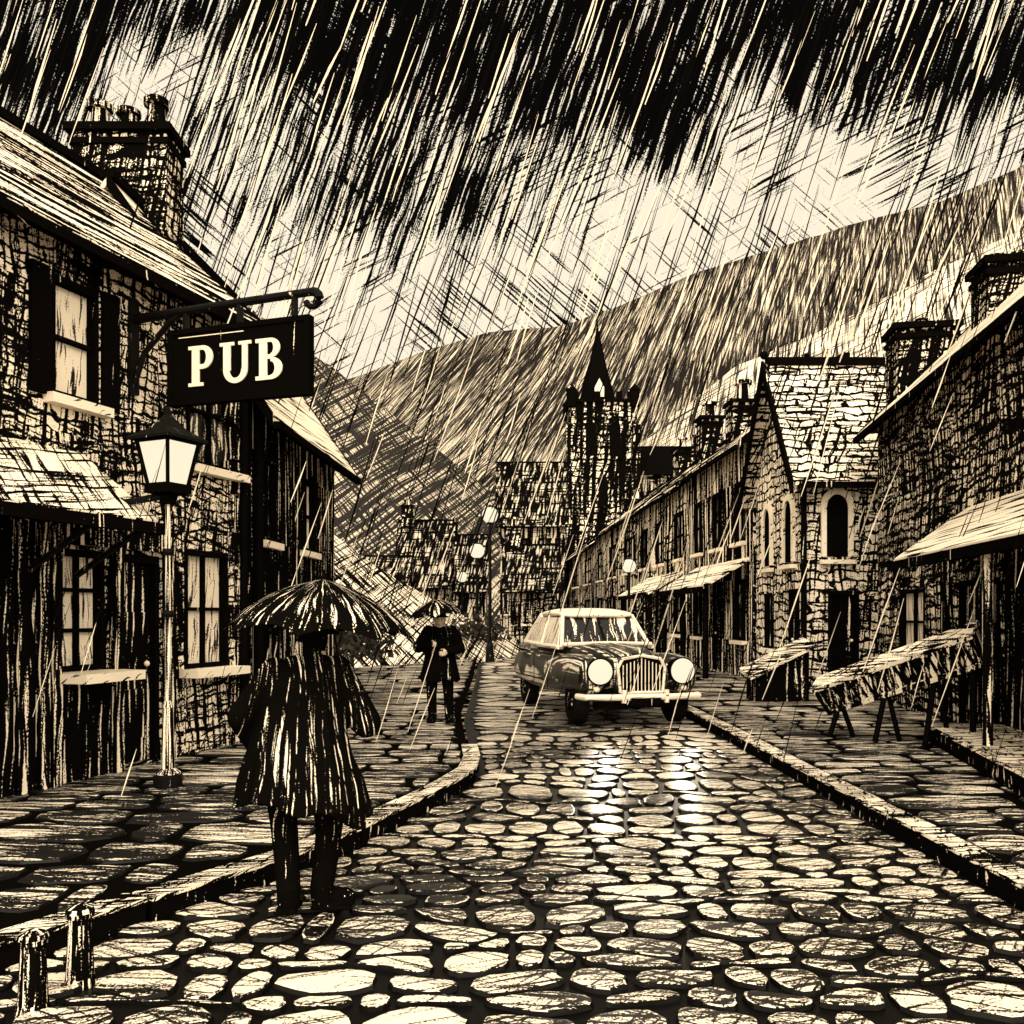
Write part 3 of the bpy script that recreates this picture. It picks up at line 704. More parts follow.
# church
Yt = 76; cx = px(603, 0, Yt).x; hw = 2.75; zt_ = EYE+(614-402)/FPX*Yt
ch = thing('church', (cx, Yt, 0), 'church with square pinnacled tower and dark pointed spire', 'church')
mb = MB(); mb.box((cx, Yt+hw, zt_/2), hw*2, hw*2, zt_)
for z in (.52, .76, .93): mb.box((cx, Yt+hw, zt_*z), hw*2+.25, hw*2+.25, .22)
for sx in (-1, 1): mb.box((cx+sx*hw, Yt-.02, zt_*.45), .7, .7, zt_*.9)
build(mb, 'tower', mat('tower_masonry', 76), ch)
TF = Fr((cx-hw, Yt), (cx+hw, Yt), 1)
for a in (1.75, 3.75): arch(TF, a, zt_*.76, zt_*.915, .95, ch, 76, w=.03, pane='solid_ink', frm='tower_masonry')
arch(TF, 2.75, zt_*.55, zt_*.68, .8, ch, 76, w=.03, frm='tower_masonry')
mb = MB()
for i in range(6):
    for y_ in (Yt+.1, Yt+2*hw-.1): mb.box((cx-hw+.45+i*(2*hw-.9)/5, y_, zt_+.45), .5, .3, .9)
mb.box((cx, Yt+hw, zt_+.12), hw*2+.4, hw*2+.4, .26)
build(mb, 'parapet', mat('ink', 76), ch)
for sx in (-1, 1):
    for sy in (0, 1):
        p = (cx+sx*hw*.97, Yt+sy*2*hw+.0, zt_-.4); mb = MB(); mb.lathe(p, [(.42, 0), (.42, 1.3), (.46, 1.35), (.46, 1.5), (.2, 1.75), (.02, 2.0)], 8); build(mb, 'pinnacle', mat('ink', 76), ch)
ap = EYE+(614-331)/FPX*(Yt+hw)
mb = MB(); mb.lathe((cx-.2, Yt+hw, zt_+.2), [(1.75, 0), (1.68, .3), (.82, (ap-zt_)*.5), (.08, ap-zt_), (.02, ap-zt_+.8)], 8); sp_ = build(mb, 'spire', mat('ink', 76), ch)
mb = MB()
mb.prism([(cx-.6, Yt+hw-1.62, zt_+.7), (cx+.2, Yt+hw-1.62, zt_+.7), (cx+.2, Yt+hw-1.62, zt_+1.5), (cx-.2, Yt+hw-1.55, zt_+2.3), (cx-.6, Yt+hw-1.62, zt_+1.5)], (0, -.12, 0)); build(mb, 'spire_window', mat('letters', 76), sp_)
nv0, nv1 = cx+hw, px(712, 0, 80).x; zr = EYE+(614-446)/FPX*82
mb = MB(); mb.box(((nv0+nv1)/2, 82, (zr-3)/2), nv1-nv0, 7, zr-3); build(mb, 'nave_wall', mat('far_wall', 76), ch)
mb = MB(); mb.prism([(nv0, 78, zr-3.2), (nv0, 86, zr-3.2), (nv0, 82, zr)], (nv1-nv0, 0, 0)); build(mb, 'nave_roof', mat('ink', 76), ch)

# ------------------------------------------------------------------ street lamps with globes down the street
def globe(p, rr, label):
    x, y, z = p; t = thing('globe_lamp', (x, y, .1), label, 'street lamp', 'lit globe lamps down the street')
    mb = MB(); mb.lathe((x, y, .05), [(rr*.6, 0), (rr*.5, .5), (rr*.24, .7), (rr*.18, z-rr-.1), (rr*.45, z-rr-.03)], 8); build(mb, 'post', mat('iron', y), t)
    mb = MB(); mb.ball(p, rr, n=16, h=12); build(mb, 'globe', mat('lamp_lit', y), t, smooth=True)
    mb = MB(); mb.lathe((x, y, z+rr*.93), [(rr*.4, 0), (rr*.1, rr*.35)], 8); build(mb, 'cap', mat('iron', y), t)
globe(px(490, 515, 30), .27, 'nearest lit globe lamp, tallest in the row of three')
globe(px(477, 551, 44), .36, 'middle lit globe lamp of the row of three')
globe(px(462, 577, 62), .36, 'farthest and lowest lit globe lamp of the row of three')
globe(px(629, 566, 26), .2, 'small lit globe lamp by the terrace above the car')

# ------------------------------------------------------------------ bare tree and bushes
def bare_tree(name, base, h, spread, label, Y, n=26, trunkh=.35, seed=1):
    rnd = random.Random(seed); t = thing(name, base, label, 'tree' if 'tree' in name else 'bush'); b = Vector(base)
    mb = MB(); mb.tube([b, b+Vector((.05, 0, h*trunkh*.6)), b+Vector((-.03, 0, h*trunkh))], [h*.035, h*.028, h*.022], 8); build(mb, 'trunk', mat('bark', Y), t)
    mb = MB()
    def branch(p, d, l, r, k):
        q = p+d*l*.5+Vector((rnd.uniform(-1, 1), rnd.uniform(-1, 1), rnd.uniform(-.4, .7)))*l*.12; e = p+d*l
        mb.tube([p, q, e], [r, r*.8, r*.5], 5, cap=False)
        if k:
            for _ in range(3):
                nd = (d+Vector((rnd.uniform(-1, 1), rnd.uniform(-1, 1), rnd.uniform(-.6, .8)))*.8).normalized(); branch(q if rnd.random() < .4 else e, nd, l*rnd.uniform(.55, .8), r*.6, k-1)
    for i in range(n):
        a = rnd.uniform(0, 6.28); d = Vector((math.cos(a)*spread, math.sin(a)*spread, rnd.uniform(.15, 1))).normalized()
        branch(b+Vector((0, 0, h*trunkh*rnd.uniform(.5, 1))), d, h*.32*rnd.uniform(.7, 1.1), h*.012, 2)
    build(mb, 'crown', mat('bark', Y), t)
bare_tree('bare_tree', (px(612, 0, 22).x, 22, .1), 2.7, 1.7, 'low scrubby bare tree with tangled twigs behind the car', 22, 24, .5, 3)
bare_tree('bare_bush', (px(545, 0, 33).x, 33, .1), 3.0, 1.3, 'bare bush beside the street, left of the car roof', 33, 16, .3, 5)
def bush(p, r, label, seed):
    rnd = random.Random(seed); mb = MB()
    for i in range(420):
        d = Vector((rnd.gauss(0, 1), rnd.gauss(0, 1), rnd.gauss(0, 1))).normalized()*r*rnd.uniform(.5, 1.05)*(1+.25*math.sin(i)); d.z = abs(d.z)*.8
        c = Vector(p)+d; a = Vector((rnd.uniform(-1, 1), rnd.uniform(-1, 1), rnd.uniform(-1, 1)))*r*.10; b = Vector((rnd.uniform(-1, 1), rnd.uniform(-1, 1), rnd.uniform(-1, 1)))*r*.10
        mb.quad(c-a, c+b, c+a, c-b)
    mb.tube([Vector(p)-Vector((0, 0, .4)), Vector(p)+Vector((0, 0, r*.6))], [r*.06, r*.03], 5)
    o = build(mb, 'bush', mat('leaf', 30)); tag(o, label, 'bush')
bush((px(352, 0, 24).x, 24, .5), 1.1, 'dark leafy bush at the foot of the bank beside the cottage', 1)
bush((px(386, 0, 34).x, 34, .6), 1.3, 'dark leafy bush behind the far walker, left of the small umbrella', 2)
bush((px(478, 0, 36).x, 36, .6), 1.2, 'dark leafy bush right of the far walker at the street bend', 3)

# ------------------------------------------------------------------ umbrella + people
def umbrella(apex, rim_r, drop, tilt, hand, label, Y, seed=0):
    ap_ = Vector(apex); t = thing('umbrella', (apex[0], apex[1], hand[2]), label, 'umbrella')
    ax = Vector((math.sin(tilt[0]), math.sin(tilt[1]), 1)).normalized(); e1 = ax.cross(Vector((0, 1, 0))).normalized(); e2 = ax.cross(e1)
    n = 8; seg = 6; N = n*seg
    def rib(a, f):
        r = rim_r*(f*1.12-.12*f**3); z = -drop*(.38*f+.62*f**2.1)
        q = (a/(2*math.pi)*n) % 1; sag = abs(math.sin(q*math.pi))
        r *= 1-.15*sag*f*f; z += -.05*drop*sag*math.sin(f*3.1)+.16*drop*sag*f**3
        return ap_+e1*math.cos(a)*r+e2*math.sin(a)*r+ax*z
    mb = MB(); rows = [[rib(2*math.pi*j/N, f) for j in range(N)] for f in (.03, .12, .25, .4, .55, .7, .82, .92, 1.0)]
    mb.grid(rows, close=True); inner = [[p-ax*.006 for p in r] for r in rows]; mb.grid(inner[::-1], close=True); mb.grid([rows[-1], inner[-1]], close=True)
    def uv(p):
        d = p-ap_; a = math.atan2(d.dot(e2), d.dot(e1)); return (a*rim_r*.55, (d-ax*d.dot(ax)).length, 2*math.pi*rim_r*.55)
    cn = build(mb, 'canopy', mat('canopy', Y), t, uv=uv, smooth=True)
    for k in range(n):
        a = 2*math.pi*k/n; mb = MB(); mb.tube([rib(a, f)-ax*.010 for f in (.03, .25, .5, .75, 1.02)], .0045, 5); build(mb, 'rib', mat('iron', Y), t)
    mb = MB(); mb.tube([ap_+ax*-.02, ap_+ax*.05], [.02, .006], 8); build(mb, 'ferrule', mat('solid_ink', Y), t)
    mb = MB(); h = Vector(hand); mb.tube([ap_-ax*.01, h, h+(h-ap_).normalized()*.08], .007, 6); build(mb, 'shaft', mat('iron', Y), t)
    mb = MB(); d = (h-ap_).normalized(); q = h+d*.06; mb.tube([q]+[q+d*(.05+.03*math.sin(a))+e2*-.03*(1-math.cos(a)) for a in (0, .8, 1.6, 2.4, 3.1)], .011, 6); build(mb, 'handle', mat('bark', Y), t)
def hand_chain(mb, wrist, d, side, s=1.0, curl=.9):
    """palm and five separate curled fingers closing round a shaft; d = forearm direction, side = thumb side"""
    w = Vector(wrist); d = Vector(d).normalized(); sd = Vector(side).normalized(); nrm = d.cross(sd).normalized()
    mb.chain([(w, .026*s), (w+d*.04*s, .030*s)]); mb.ball(w+d*.055*s+sd*.012*s, .03*s); mb.ball(w+d*.055*s-sd*.014*s, .028*s)
    for k, (o, l) in enumerate(((.030, .072), (.011, .082), (-.009, .076), (-.028, .060))):
        p = w+d*.078*s+sd*o*s; a = 0; pts = [(w+d*.05*s+sd*o*s, .0095*s), (p, .0095*s)]
        for j, f in enumerate((.42, .33, .25)):
            a += curl*(.75 if j == 0 else 1.0); p = p+(d*math.cos(a)+nrm*math.sin(a))*l*f*s; pts.append((p, (.0088-.0008*j)*s))
        mb.chain(pts, n=8)
    p = w+d*.03*s+sd*.03*s; mb.chain([(p, .012*s), (p+(sd*.6+d*.5+nrm*.5)*.035*s, .011*s), (p+(sd*.45+d*.8+nrm*1.1)*.05*s, .009*s)], n=8)
def person(loc, sc_, face, pose, label, Y, voxel, umb):
    """pose points are in metres in the figure's own frame: x right in the picture, y away from us, z up"""
    root = thing('person', loc, label, 'person'); B0 = Vector(loc); P = pose
    def W(p): return B0+Vector(p)*sc_
    f = face                                           # +1 looks away from us, -1 towards us
    mb = MB()
    hd = Vector(P['head'])
    mb.ball(W(hd), .078*sc_, .098*sc_, .115*sc_, n=20, h=14)
    mb.ball(W(hd+Vector((0, f*.02, -.06))), .058*sc_, .07*sc_, .06*sc_)                         # jaw
    mb.chain([(W(hd+Vector((0, f*.095, .0))), .011*sc_), (W(hd+Vector((0, f*.118, -.028))), .015*sc_)], n=8)   # nose
    mb.ball(W(hd+Vector((0, f*.092, -.062))), .026*sc_, .012*sc_, .009*sc_, n=10, h=6)          # lips
    for s_ in (-1, 1):
        mb.ball(W(hd+Vector((s_*.078, f*-.005, -.01))), .012*sc_, .022*sc_, .032*sc_, n=10, h=8)
        mb.ball(W(hd+Vector((s_*.03, f*.088, .012))), .013*sc_, .008*sc_, .009*sc_, n=8, h=6)
    mb.chain([(W(hd+Vector((0, -f*.02, -.08))), .052*sc_), (W(P['neck']), .06*sc_)])
    mb.chain([(W(P['neck']), .09*sc_), (W(P['chest']), .15*sc_), (W(P['pelvis']), .14*sc_)])
    for s_ in ('l', 'r'):
        mb.chain([(W(P['sh'+s_]), .06*sc_), (W(P['el'+s_]), .042*sc_), (W(P['wr'+s_]), .027*sc_)])
        mb.chain([(W(P['hip'+s_]), .085*sc_), (W(P['kn'+s_]), .055*sc_), (W(P['an'+s_]), .038*sc_)])
        d = Vector(P['wr'+s_])-Vector(P['el'+s_]); hand_chain(mb, W(P['wr'+s_]), d, P.get('thumb'+s_, (0, 0, 1)), sc_*1.05)
    fuse(mb, 'body', mat('skin', Y), root, voxel, smooth_it=2)
    # eyes, hat
    mb = MB()
    for s_ in (-1, 1): mb.ball(W(hd+Vector((s_*.03, f*.094, .012))), .008*sc_, .006*sc_, .006*sc_, n=8, h=6)
    build(mb, 'eyes', mat('solid_ink', Y), root)
    mb = MB(); mb.ball(W(hd+Vector((0, -f*.025, .0))), .086*sc_, .09*sc_, .112*sc_, n=16, h=10)
    build(mb, 'hair', mat('ink', Y), root, smooth=True)
    mb = MB(); mb.lathe(W(hd+Vector((0, 0, .035))), [(.14*sc_, -.012*sc_), (.145*sc_, 0), (.095*sc_, .012*sc_), (.09*sc_, .055*sc_), (.072*sc_, .082*sc_), (.02, .09*sc_)], 24); build(mb, 'hat', mat('ink', Y), root, smooth=True)
    # trousers
    mb = MB()
    for s_ in ('l', 'r'):
        h_, k_, a_ = Vector(P['hip'+s_]), Vector(P['kn'+s_]), Vector(P['an'+s_])
        mb.chain([(W(h_), .105*sc_), (W(h_.lerp(k_, .5)), .092*sc_), (W(k_), .076*sc_), (W(k_.lerp(a_, .5)+Vector((.0, .01, 0))), .07*sc_), (W(a_+Vector((0, 0, .03))), .066*sc_)])
    fuse(mb, 'trousers', mat('trouser', Y), root, .012*sc_, uv=lambda p: (p.x-B0.x+.4*(p.y-B0.y), p.z), smooth_it=4)
    for s_ in ('l', 'r'):
        a_ = Vector(P['an'+s_]); tx, ty = P['toe'+s_]
        mb = MB(); mb.chain([(W(a_+Vector((0, 0, .04))), .066*sc_), (W((a_.x, a_.y, .055)), .062*sc_)])
        mb.chain([(W((a_.x, a_.y, .05)), .056*sc_), (W((a_.x+tx*.6, a_.y+ty*.6, .05)), .054*sc_), (W((a_.x+tx, a_.y+ty, .042)), .047*sc_)])
        mb.box(W((a_.x+tx*.42, a_.y+ty*.42, .012)), (abs(tx)+.09)*sc_, (abs(ty)+.09)*sc_, .024*sc_)
        fuse(mb, 'boot', mat('ink', Y), root, .009*sc_, smooth_it=2)
    # coat: skirted body with folds, sleeves and collar, one skin
    mb = MB(); rows = []; N = 72
    prof = P['coat']                                    # (z, xc, yc, rx, ry, fold)
    for z, xc, yc, rx, ry, fo in prof:
        row = []
        for j in range(N):
            a = 2*math.pi*j/N
            k = 1+fo*(.55*math.sin(a*9+1.3+z*1.5)+.45*math.sin(a*14+.4))
            zz = z+(P['hem'](a) if z == prof[0][0] else 0)
            row.append(W((xc+rx*math.cos(a)*k, yc+ry*math.sin(a)*k, zz)))
        rows.append(row)
    b = len(mb.v); mb.grid(rows, close=True); mb.f.append(tuple(range(b+N-1, b-1, -1))); mb.f.append(tuple(range(b+(len(prof)-1)*N, b+len(prof)*N))); mb.mi += [0, 0]
    for s_ in ('l', 'r'):
        S, E, Wr = Vector(P['sh'+s_]), Vector(P['el'+s_]), Vector(P['wr'+s_])
        mb.chain([(W(S), .085*sc_), (W(S.lerp(E, .5)), .085*sc_), (W(E), .084*sc_), (W(E.lerp(Wr, .5)), .07*sc_), (W(E.lerp(Wr, .93)), .058*sc_)])
    n_ = Vector(P['neck']); mb.chain([(W(n_+Vector((0, -f*.01, -.02))), .085*sc_), (W(n_+Vector((0, -f*.015, .045))), .078*sc_)])
    c0 = W((P['pelvis'][0], P['pelvis'][1], 0)); per = 2*math.pi*.30
    def uv(p):
        d = p-c0; k_ = 1+1.0*max(0, (1.36*sc_+B0.z-p.z)); return ((d.x+d.y*.45)/k_*1.25, p.z)
    fuse(mb, 'coat', mat('coat', Y), root, P.get('cv', .011)*sc_, uv=uv, smooth_it=3)
    return root
man = px(305, 915, 4.93); man.z = -.0+.02
near = dict(head=(.035, .05, 1.495), neck=(.02, .03, 1.40), chest=(.0, .0, 1.22), pelvis=(-.02, -.02, .88),
  shl=(-.165, .01, 1.31), ell=(-.335, -.02, 1.07), wrl=(-.30, .10, .90), shr=(.17, .01, 1.32), elr=(.335, .0, 1.035), wrr=(.14, .24, 1.12),
  thumbr=(0, 0, 1), thumbl=(1, 0, 0),
  hipl=(-.135, 0, .82), knl=(-.13, .06, .46), anl=(-.085, -.02, .10), hipr=(.085, 0, .82), knr=(.115, .10, .46), anr=(.08, .06, .09),
  toel=(-.03, .12), toer=(.13, .07),
  coat=[(.61, -.005, -.01, .365, .23, .10), (.72, -.02, -.01, .335, .22, .085), (.86, -.03, -.01, .285, .20, .06), (1.0, -.02, -.005, .245, .185, .045), (1.12, -.01, .0, .22, .175, .035), (1.24, .0, .0, .21, .17, .02), (1.33, .01, .01, .17, .15, .01), (1.40, .015, .02, .11, .10, .0)],
  hem=lambda a: -.12*max(0, math.cos(a+.35))**3+.035*math.sin(a*5)+.02*math.sin(a*13), cv=.010)
person(tuple(man), 1.0, 1, near, 'hunched walker in a long dark coat, seen from behind, largest in the street', 4.9, .0075, None)
um_ap = man+Vector((.09, .06, 1.845-.02))
umbrella(tuple(um_ap), .525, .30, (.07, .0), tuple(man+Vector((.165, .325, 1.17))), 'dark ribbed umbrella held by the near walker', 4.9)

fm = px(440, 722, 12.75); fm.z = .12
far = dict(head=(.0, -.05, 1.49), neck=(.0, -.0, 1.37), chest=(.0, .0, 1.2), pelvis=(0, .0, .86),
  shl=(-.17, .0, 1.32), ell=(-.31, -.02, 1.08), wrl=(-.10, -.22, 1.12), shr=(.17, .0, 1.32), elr=(.31, -.02, 1.08), wrr=(.12, -.22, 1.02),
  thumbr=(0, 0, 1), thumbl=(0, 0, 1),
  hipl=(-.10, 0, .8), knl=(-.12, -.02, .45), anl=(-.11, .0, .09), hipr=(.10, 0, .8), knr=(.12, .0, .45), anr=(.13, .02, .09),
  toel=(-.03, -.13), toer=(.04, -.13),
  coat=[(.60, 0, 0, .29, .2, .07), (.75, 0, 0, .26, .19, .05), (.95, 0, 0, .22, .17, .03), (1.15, .0, .0, .215, .16, .02), (1.30, .0, .0, .19, .14, .01), (1.38, .0, .0, .11, .09, .0)],
  hem=lambda a: .03*math.sin(a*4), cv=.016)
person(tuple(fm), .98, -1, far, 'distant walker in a dark coat facing up the pavement, left of the car', 12.7, .011, None)
umbrella(tuple(fm+Vector((-.05, -.24, 1.735))), .41, .24, (-.12, -.02), tuple(fm+Vector((-.09, -.29, 1.15))), 'small dark umbrella over the distant walker', 12.7)

# ------------------------------------------------------------------ the car
CY, CX = 13.0, (640-512)/FPX*13.0
car = thing('vintage_car', (CX, CY+2.1, 0), 'vintage saloon car with big round lit headlights and pale roof, facing us', 'car')
rot = Matrix.Translation((CX, CY, .02)) @ Matrix.Rotation(R(12.5), 4, 'Z')
CS = 1.07
def cw(p): return rot @ (Vector(p)*CS)
def cbuild(mb, name, m, parent=car, **kw): mb.v = [cw(p) for p in mb.v]; return build(mb, name, m, parent, **kw)
def ring(y, hw, z0, z1, e=3.2, xc=0, n=28):
    out = []; zc, hz = (z0+z1)/2, (z1-z0)/2
    for j in range(n):
        t = 2*math.pi*j/n; c, s_ = math.cos(t), math.sin(t); q = (abs(c)**e+abs(s_)**e)**(-1/e); out.append((xc+hw*q*c, y, zc+hz*q*s_))
    return out
def loft(mb, rings):
    b = len(mb.v); n = len(rings[0]); mb.grid(rings, close=True); mb.f.append(tuple(range(b+n-1, b-1, -1))); mb.f.append(tuple(range(b+(len(rings)-1)*n, b+len(rings)*n))); mb.mi += [0, 0]
mb = MB()
loft(mb, [ring(-.02, .36, .42, .93, 3), ring(.04, .42, .38, .99, 3), ring(.5, .50, .36, 1.05, 3), ring(1.3, .68, .34, 1.09, 3), ring(1.7, .74, .33, 1.08, 3)])          # bonnet
loft(mb, [ring(.9, .70, .36, .82, 4), ring(1.3, .82, .30, .96, 4), ring(2.6, .86, .28, 1.0, 4), ring(3.6, .82, .30, .98, 3.5), ring(4.2, .66, .36, .86, 3), ring(4.38, .5, .42, .72, 3)])   # main body
loft(mb, [ring(3.1, .60, .6, 1.14, 3), ring(3.8, .56, .5, 1.06, 3), ring(4.3, .42, .45, .86, 3)])
for s_ in (-1, 1):
    loft(mb, [ring(-.02, .12, .50, .84, 2.4, s_*.66), ring(.06, .185, .44, .93, 2.4, s_*.66), ring(.5, .205, .42, .97, 2.4, s_*.67), ring(1.1, .19, .40, .95, 2.6, s_*.69), ring(1.9, .13, .36, .88, 2.6, s_*.73)])   # front wings
    loft(mb, [ring(2.75, .10, .36, .82, 2.6, s_*.76), ring(3.2, .17, .40, .93, 2.4, s_*.75), ring(3.8, .17, .40, .88, 2.4, s_*.72), ring(4.25, .10, .42, .72, 2.4, s_*.66)])
mb.v = [cw(p) for p in mb.v]
body = fuse(mb, 'body', mat('car_paint', 13), car, .028, smooth_it=4, uv=lambda p: (p.x+p.y*.28, p.z))
# cabin: pillars and roof with real gaps filled by dark glass
def cab(y, z): return None
B1, T1, T2, B2 = (1.42, 1.06), (1.86, 1.50), (3.05, 1.52), (3.62, 1.10)       # side outline (y, z)
hb_, ht_ = .70, .56
mb = MB()
loft(mb, [ring(1.80, .55, 1.47, 1.535, 3), ring(1.95, .60, 1.46, 1.58, 3), ring(2.5, .62, 1.45, 1.62, 3), ring(3.0, .60, 1.45, 1.59, 3), ring(3.2, .52, 1.44, 1.52, 3)])
mb.v = [cw(p) for p in mb.v]
fuse(mb, 'roof', mat('car_light', 13), car, .022, smooth_it=4)
mb = MB()
for s_ in (-1, 1):
    mb.tube([(s_*hb_, B1[0], B1[1]-.04), (s_*ht_, T1[0], T1[1])], .032, 8); mb.tube([(s_*hb_, B2[0], B2[1]-.06), (s_*ht_*.95, T2[0]+.1, T2[1]-.03)], .07, 8)
    mb.tube([(s_*.76, 2.45, 1.0), (s_*.60, 2.47, 1.50)], .028, 8)
    mb.tube([(s_*.74, 1.45, 1.03), (s_*.75, 2.4, 1.03), (s_*.72, 3.6, 1.05)], .035, 8)
mb.tube([(-.7, 1.38, 1.07), (0, 1.30, 1.09), (.7, 1.38, 1.07)], .03, 8)
cbuild(mb, 'pillars', mat('car_light', 13))
mb = MB(); mb.prism([(-hb_, B1[0]+.01, B1[1]-.03), (hb_, B1[0]+.01, B1[1]-.03), (ht_, T1[0]+.02, T1[1]), (-ht_, T1[0]+.02, T1[1])], (0, .02, 0)); ws = cbuild(mb, 'windscreen', mat('dark_pane', 13))
mb = MB(); mb.tube([(-.3, 1.37, 1.10), (-.05, 1.50, 1.26)], .008, 5); mb.tube([(.25, 1.37, 1.10), (.48, 1.50, 1.24)], .008, 5)
mb.tube([(0, 1.40, 1.06), (0, 1.85, 1.5)], .014, 6); cbuild(mb, 'wiper', mat('iron', 13), ws)
for s_ in (-1, 1):
    for pl in ([(1.50, 1.04), (2.42, 1.04), (2.44, 1.47), (1.90, 1.47)], [(2.50, 1.04), (3.45, 1.06), (3.05, 1.47), (2.50, 1.47)]):
        mb = MB(); mb.prism([(s_*(hb_+.04-(z-1.04)*.33), y, z) for y, z in pl], (s_*-.02, 0, 0)); cbuild(mb, 'side_window', mat('pane', 13))
mb = MB(); mb.prism([(-.6, 3.58, 1.1), (.6, 3.58, 1.1), (.5, 3.14, 1.47), (-.5, 3.14, 1.47)], (0, .02, 0)); cbuild(mb, 'rear_window', mat('dark_pane', 13))
# grille with its surround and bars
mb = MB(); gy = -.05
gp = [(-.30, .47), (-.335, .80), (-.27, .92), (0, .965), (.27, .92), (.335, .80), (.30, .47)]
mb.prism([(x, gy, z) for x, z in gp], (0, .09, 0)); gr_ = cbuild(mb, 'grille', mat('solid_ink', 13))
mb = MB()
for (p, q) in zip(gp, gp[1:]+gp[:1]): mb.tube([(p[0], gy-.012, p[1]), (q[0], gy-.012, q[1])], .021, 6)
cbuild(mb, 'grille_surround', mat('chrome', 13), gr_)
mb = MB()
for i in range(-5, 6): x = i*.052; mb.tube([(x, gy-.012, .49), (x, gy-.012, .93-abs(x)*.35)], .0075, 5)
cbuild(mb, 'grille_bar', mat('chrome', 13), gr_)
mb = MB(); mb.tube([(0, .0, .99), (0, .02, 1.05), (0, .1, 1.06)], .014, 6); mb.tube([(0, .1, 1.05), (0, 1.3, 1.10)], .01, 6); cbuild(mb, 'bonnet_trim', mat('chrome', 13))
for s_ in (-1, 1):
    hx = s_*.585; hz = .755
    mb = MB(); mb.tube([(hx, .12, hz), (hx, -.06, hz), (hx, -.075, hz)], [.16, .185, .185], 24); hl = cbuild(mb, 'headlight', mat('solid_ink', 13), smooth=False)
    mb = MB(); rows = [[(hx+r*math.cos(2*math.pi*j/28), y, hz+r*math.sin(2*math.pi*j/28)) for j in range(28)] for r, y in ((.168, -.072), (.165, -.088), (.12, -.105), (.05, -.113))]
    b = 0; mb.grid(rows, close=True); mb.f.append(tuple(range(3*28, 4*28))); mb.mi.append(0); cbuild(mb, 'lens', mat('lamp_lit', 13), hl, smooth=True)
    li = bpy.data.lights.new('headlight_beam', 'SPOT'); li.energy = 70; li.spot_size = R(70); li.spot_blend = .8; li.shadow_soft_size = .12; li.color = (1, .86, .64)
    lo_ = bpy.data.objects.new('headlight_beam', li); C.objects.link(lo_); lo_.parent = hl; lo_.location = cw((hx, -.2, hz))-off(hl)
    lo_.rotation_euler = (rot.to_3x3() @ Vector((0, 1, .12))).to_track_quat('Z', 'Y').to_euler()
    mb = MB(); mb.ball((s_*.62, -.03, .52), .045, .03, .04, n=10, h=6); cbuild(mb, 'side_lamp', mat('letters', 13))
mb = MB(); mb.tube([(-.86, .08, .42), (-.80, -.12, .42), (-.4, -.19, .42), (.4, -.19, .42), (.80, -.12, .42), (.86, .08, .42)], .042, 8)
for s_ in (-.3, .3): mb.box((s_, -.2, .43), .05, .06, .17)
cbuild(mb, 'bumper', mat('chrome', 13))
mb = MB(); mb.box((0, -.0, .33), 1.3, .12, .14); cbuild(mb, 'valance', mat('solid_ink', 13))
mb = MB(); mb.box((0, -.235, .36), .42, .02, .10); cbuild(mb, 'number_plate', mat('ink', 13))
for s_ in (-1, 1):
    for yy in (.55, 3.35):
        xo = s_*.72; mb = MB()
        for x0, x1, r0 in ((xo-.10, xo+.10, .315),):
            mb.tube([(x0, yy, .31), (x0+.02, yy, .31), (x1-.02, yy, .31), (x1, yy, .31)], [.28, r0, r0, .28], 26)
        w_ = cbuild(mb, 'wheel', mat('tyre', 13), smooth=False)
        mb = MB(); e = s_*.105; mb.tube([(xo+e, yy, .31), (xo+e*1.12, yy, .31)], [.13, .08], 20); cbuild(mb, 'rim', mat('boarding', 13), w_)
    mb = MB(); mb.tube([(s_*.885, 2.05, .88), (s_*.885, 2.2, .88)], .012, 6); mb.tube([(s_*.885, 2.62, .88), (s_*.885, 2.75, .88)], .012, 6); cbuild(mb, 'door_handle', mat('chrome', 13))
    mb = MB(); mb.box((s_*.868, 2.45, .65), .006, .012, .55); mb.box((s_*.866, 1.62, .62), .006, .012, .5); cbuild(mb, 'door_seam', mat('solid_ink', 13))

# ------------------------------------------------------------------ things on the pavements
# slatted handcart tipped up against the right-hand house
hc0, hc1 = px(810, 688, 11.4), px(972, 632, 9.9)
cart = thing('stall_table', ((hc0+hc1)/2*1.0-Vector((0, 0, (hc0.z+hc1.z)/2-.12)), )[0], 'long slatted wooden stall table sloping up along the right pavement', 'table')
d = (hc1-hc0); Lc = d.length; d.normalize(); sdv = d.cross(Vector((0, 0, 1))).normalized(); sdv = sdv if sdv.y < 0 else -sdv; sdv = (sdv*.86-Vector((0, 0, .5))+d*.25).normalized(); sdv = (sdv-d*sdv.dot(d)).normalized(); upv = d.cross(sdv).normalized(); upv = upv if upv.z > 0 else -upv
axc = (d, sdv, upv)
def cartP(a, w, h): return hc0+d*a+sdv*w+upv*h
mb = MB(); mb.box(cartP(Lc/2, -.12, -.03), Lc, .36, .05, axc); build(mb, 'bed', mat('kerb_top', 11), cart)
mb = MB()
mb.box(cartP(Lc/2, .08, -.36), Lc*.94, .03, .06, axc)
for i in range(20): mb.box(cartP(Lc*(.04+.92*i/19), .075, -.2), .055, .022, .30, axc)
build(mb, 'side_rails', mat('boarding', 11), cart)
mb = MB(); mb.box(cartP(Lc*.5, -.2, -.24), Lc*.9, .48, .34, axc); build(mb, 'tray', mat('dark_boarding', 11), cart)
for a in (.12, .42, .72):
    for e_ in (-.16, .16):
        p = cartP(Lc*a, -.02, -.3); mb = MB(); mb.tube([p, Vector((p.x+e_, p.y-.03+e_*.2, .12))], .032, 6); build(mb, 'leg', mat('ink', 11), cart)
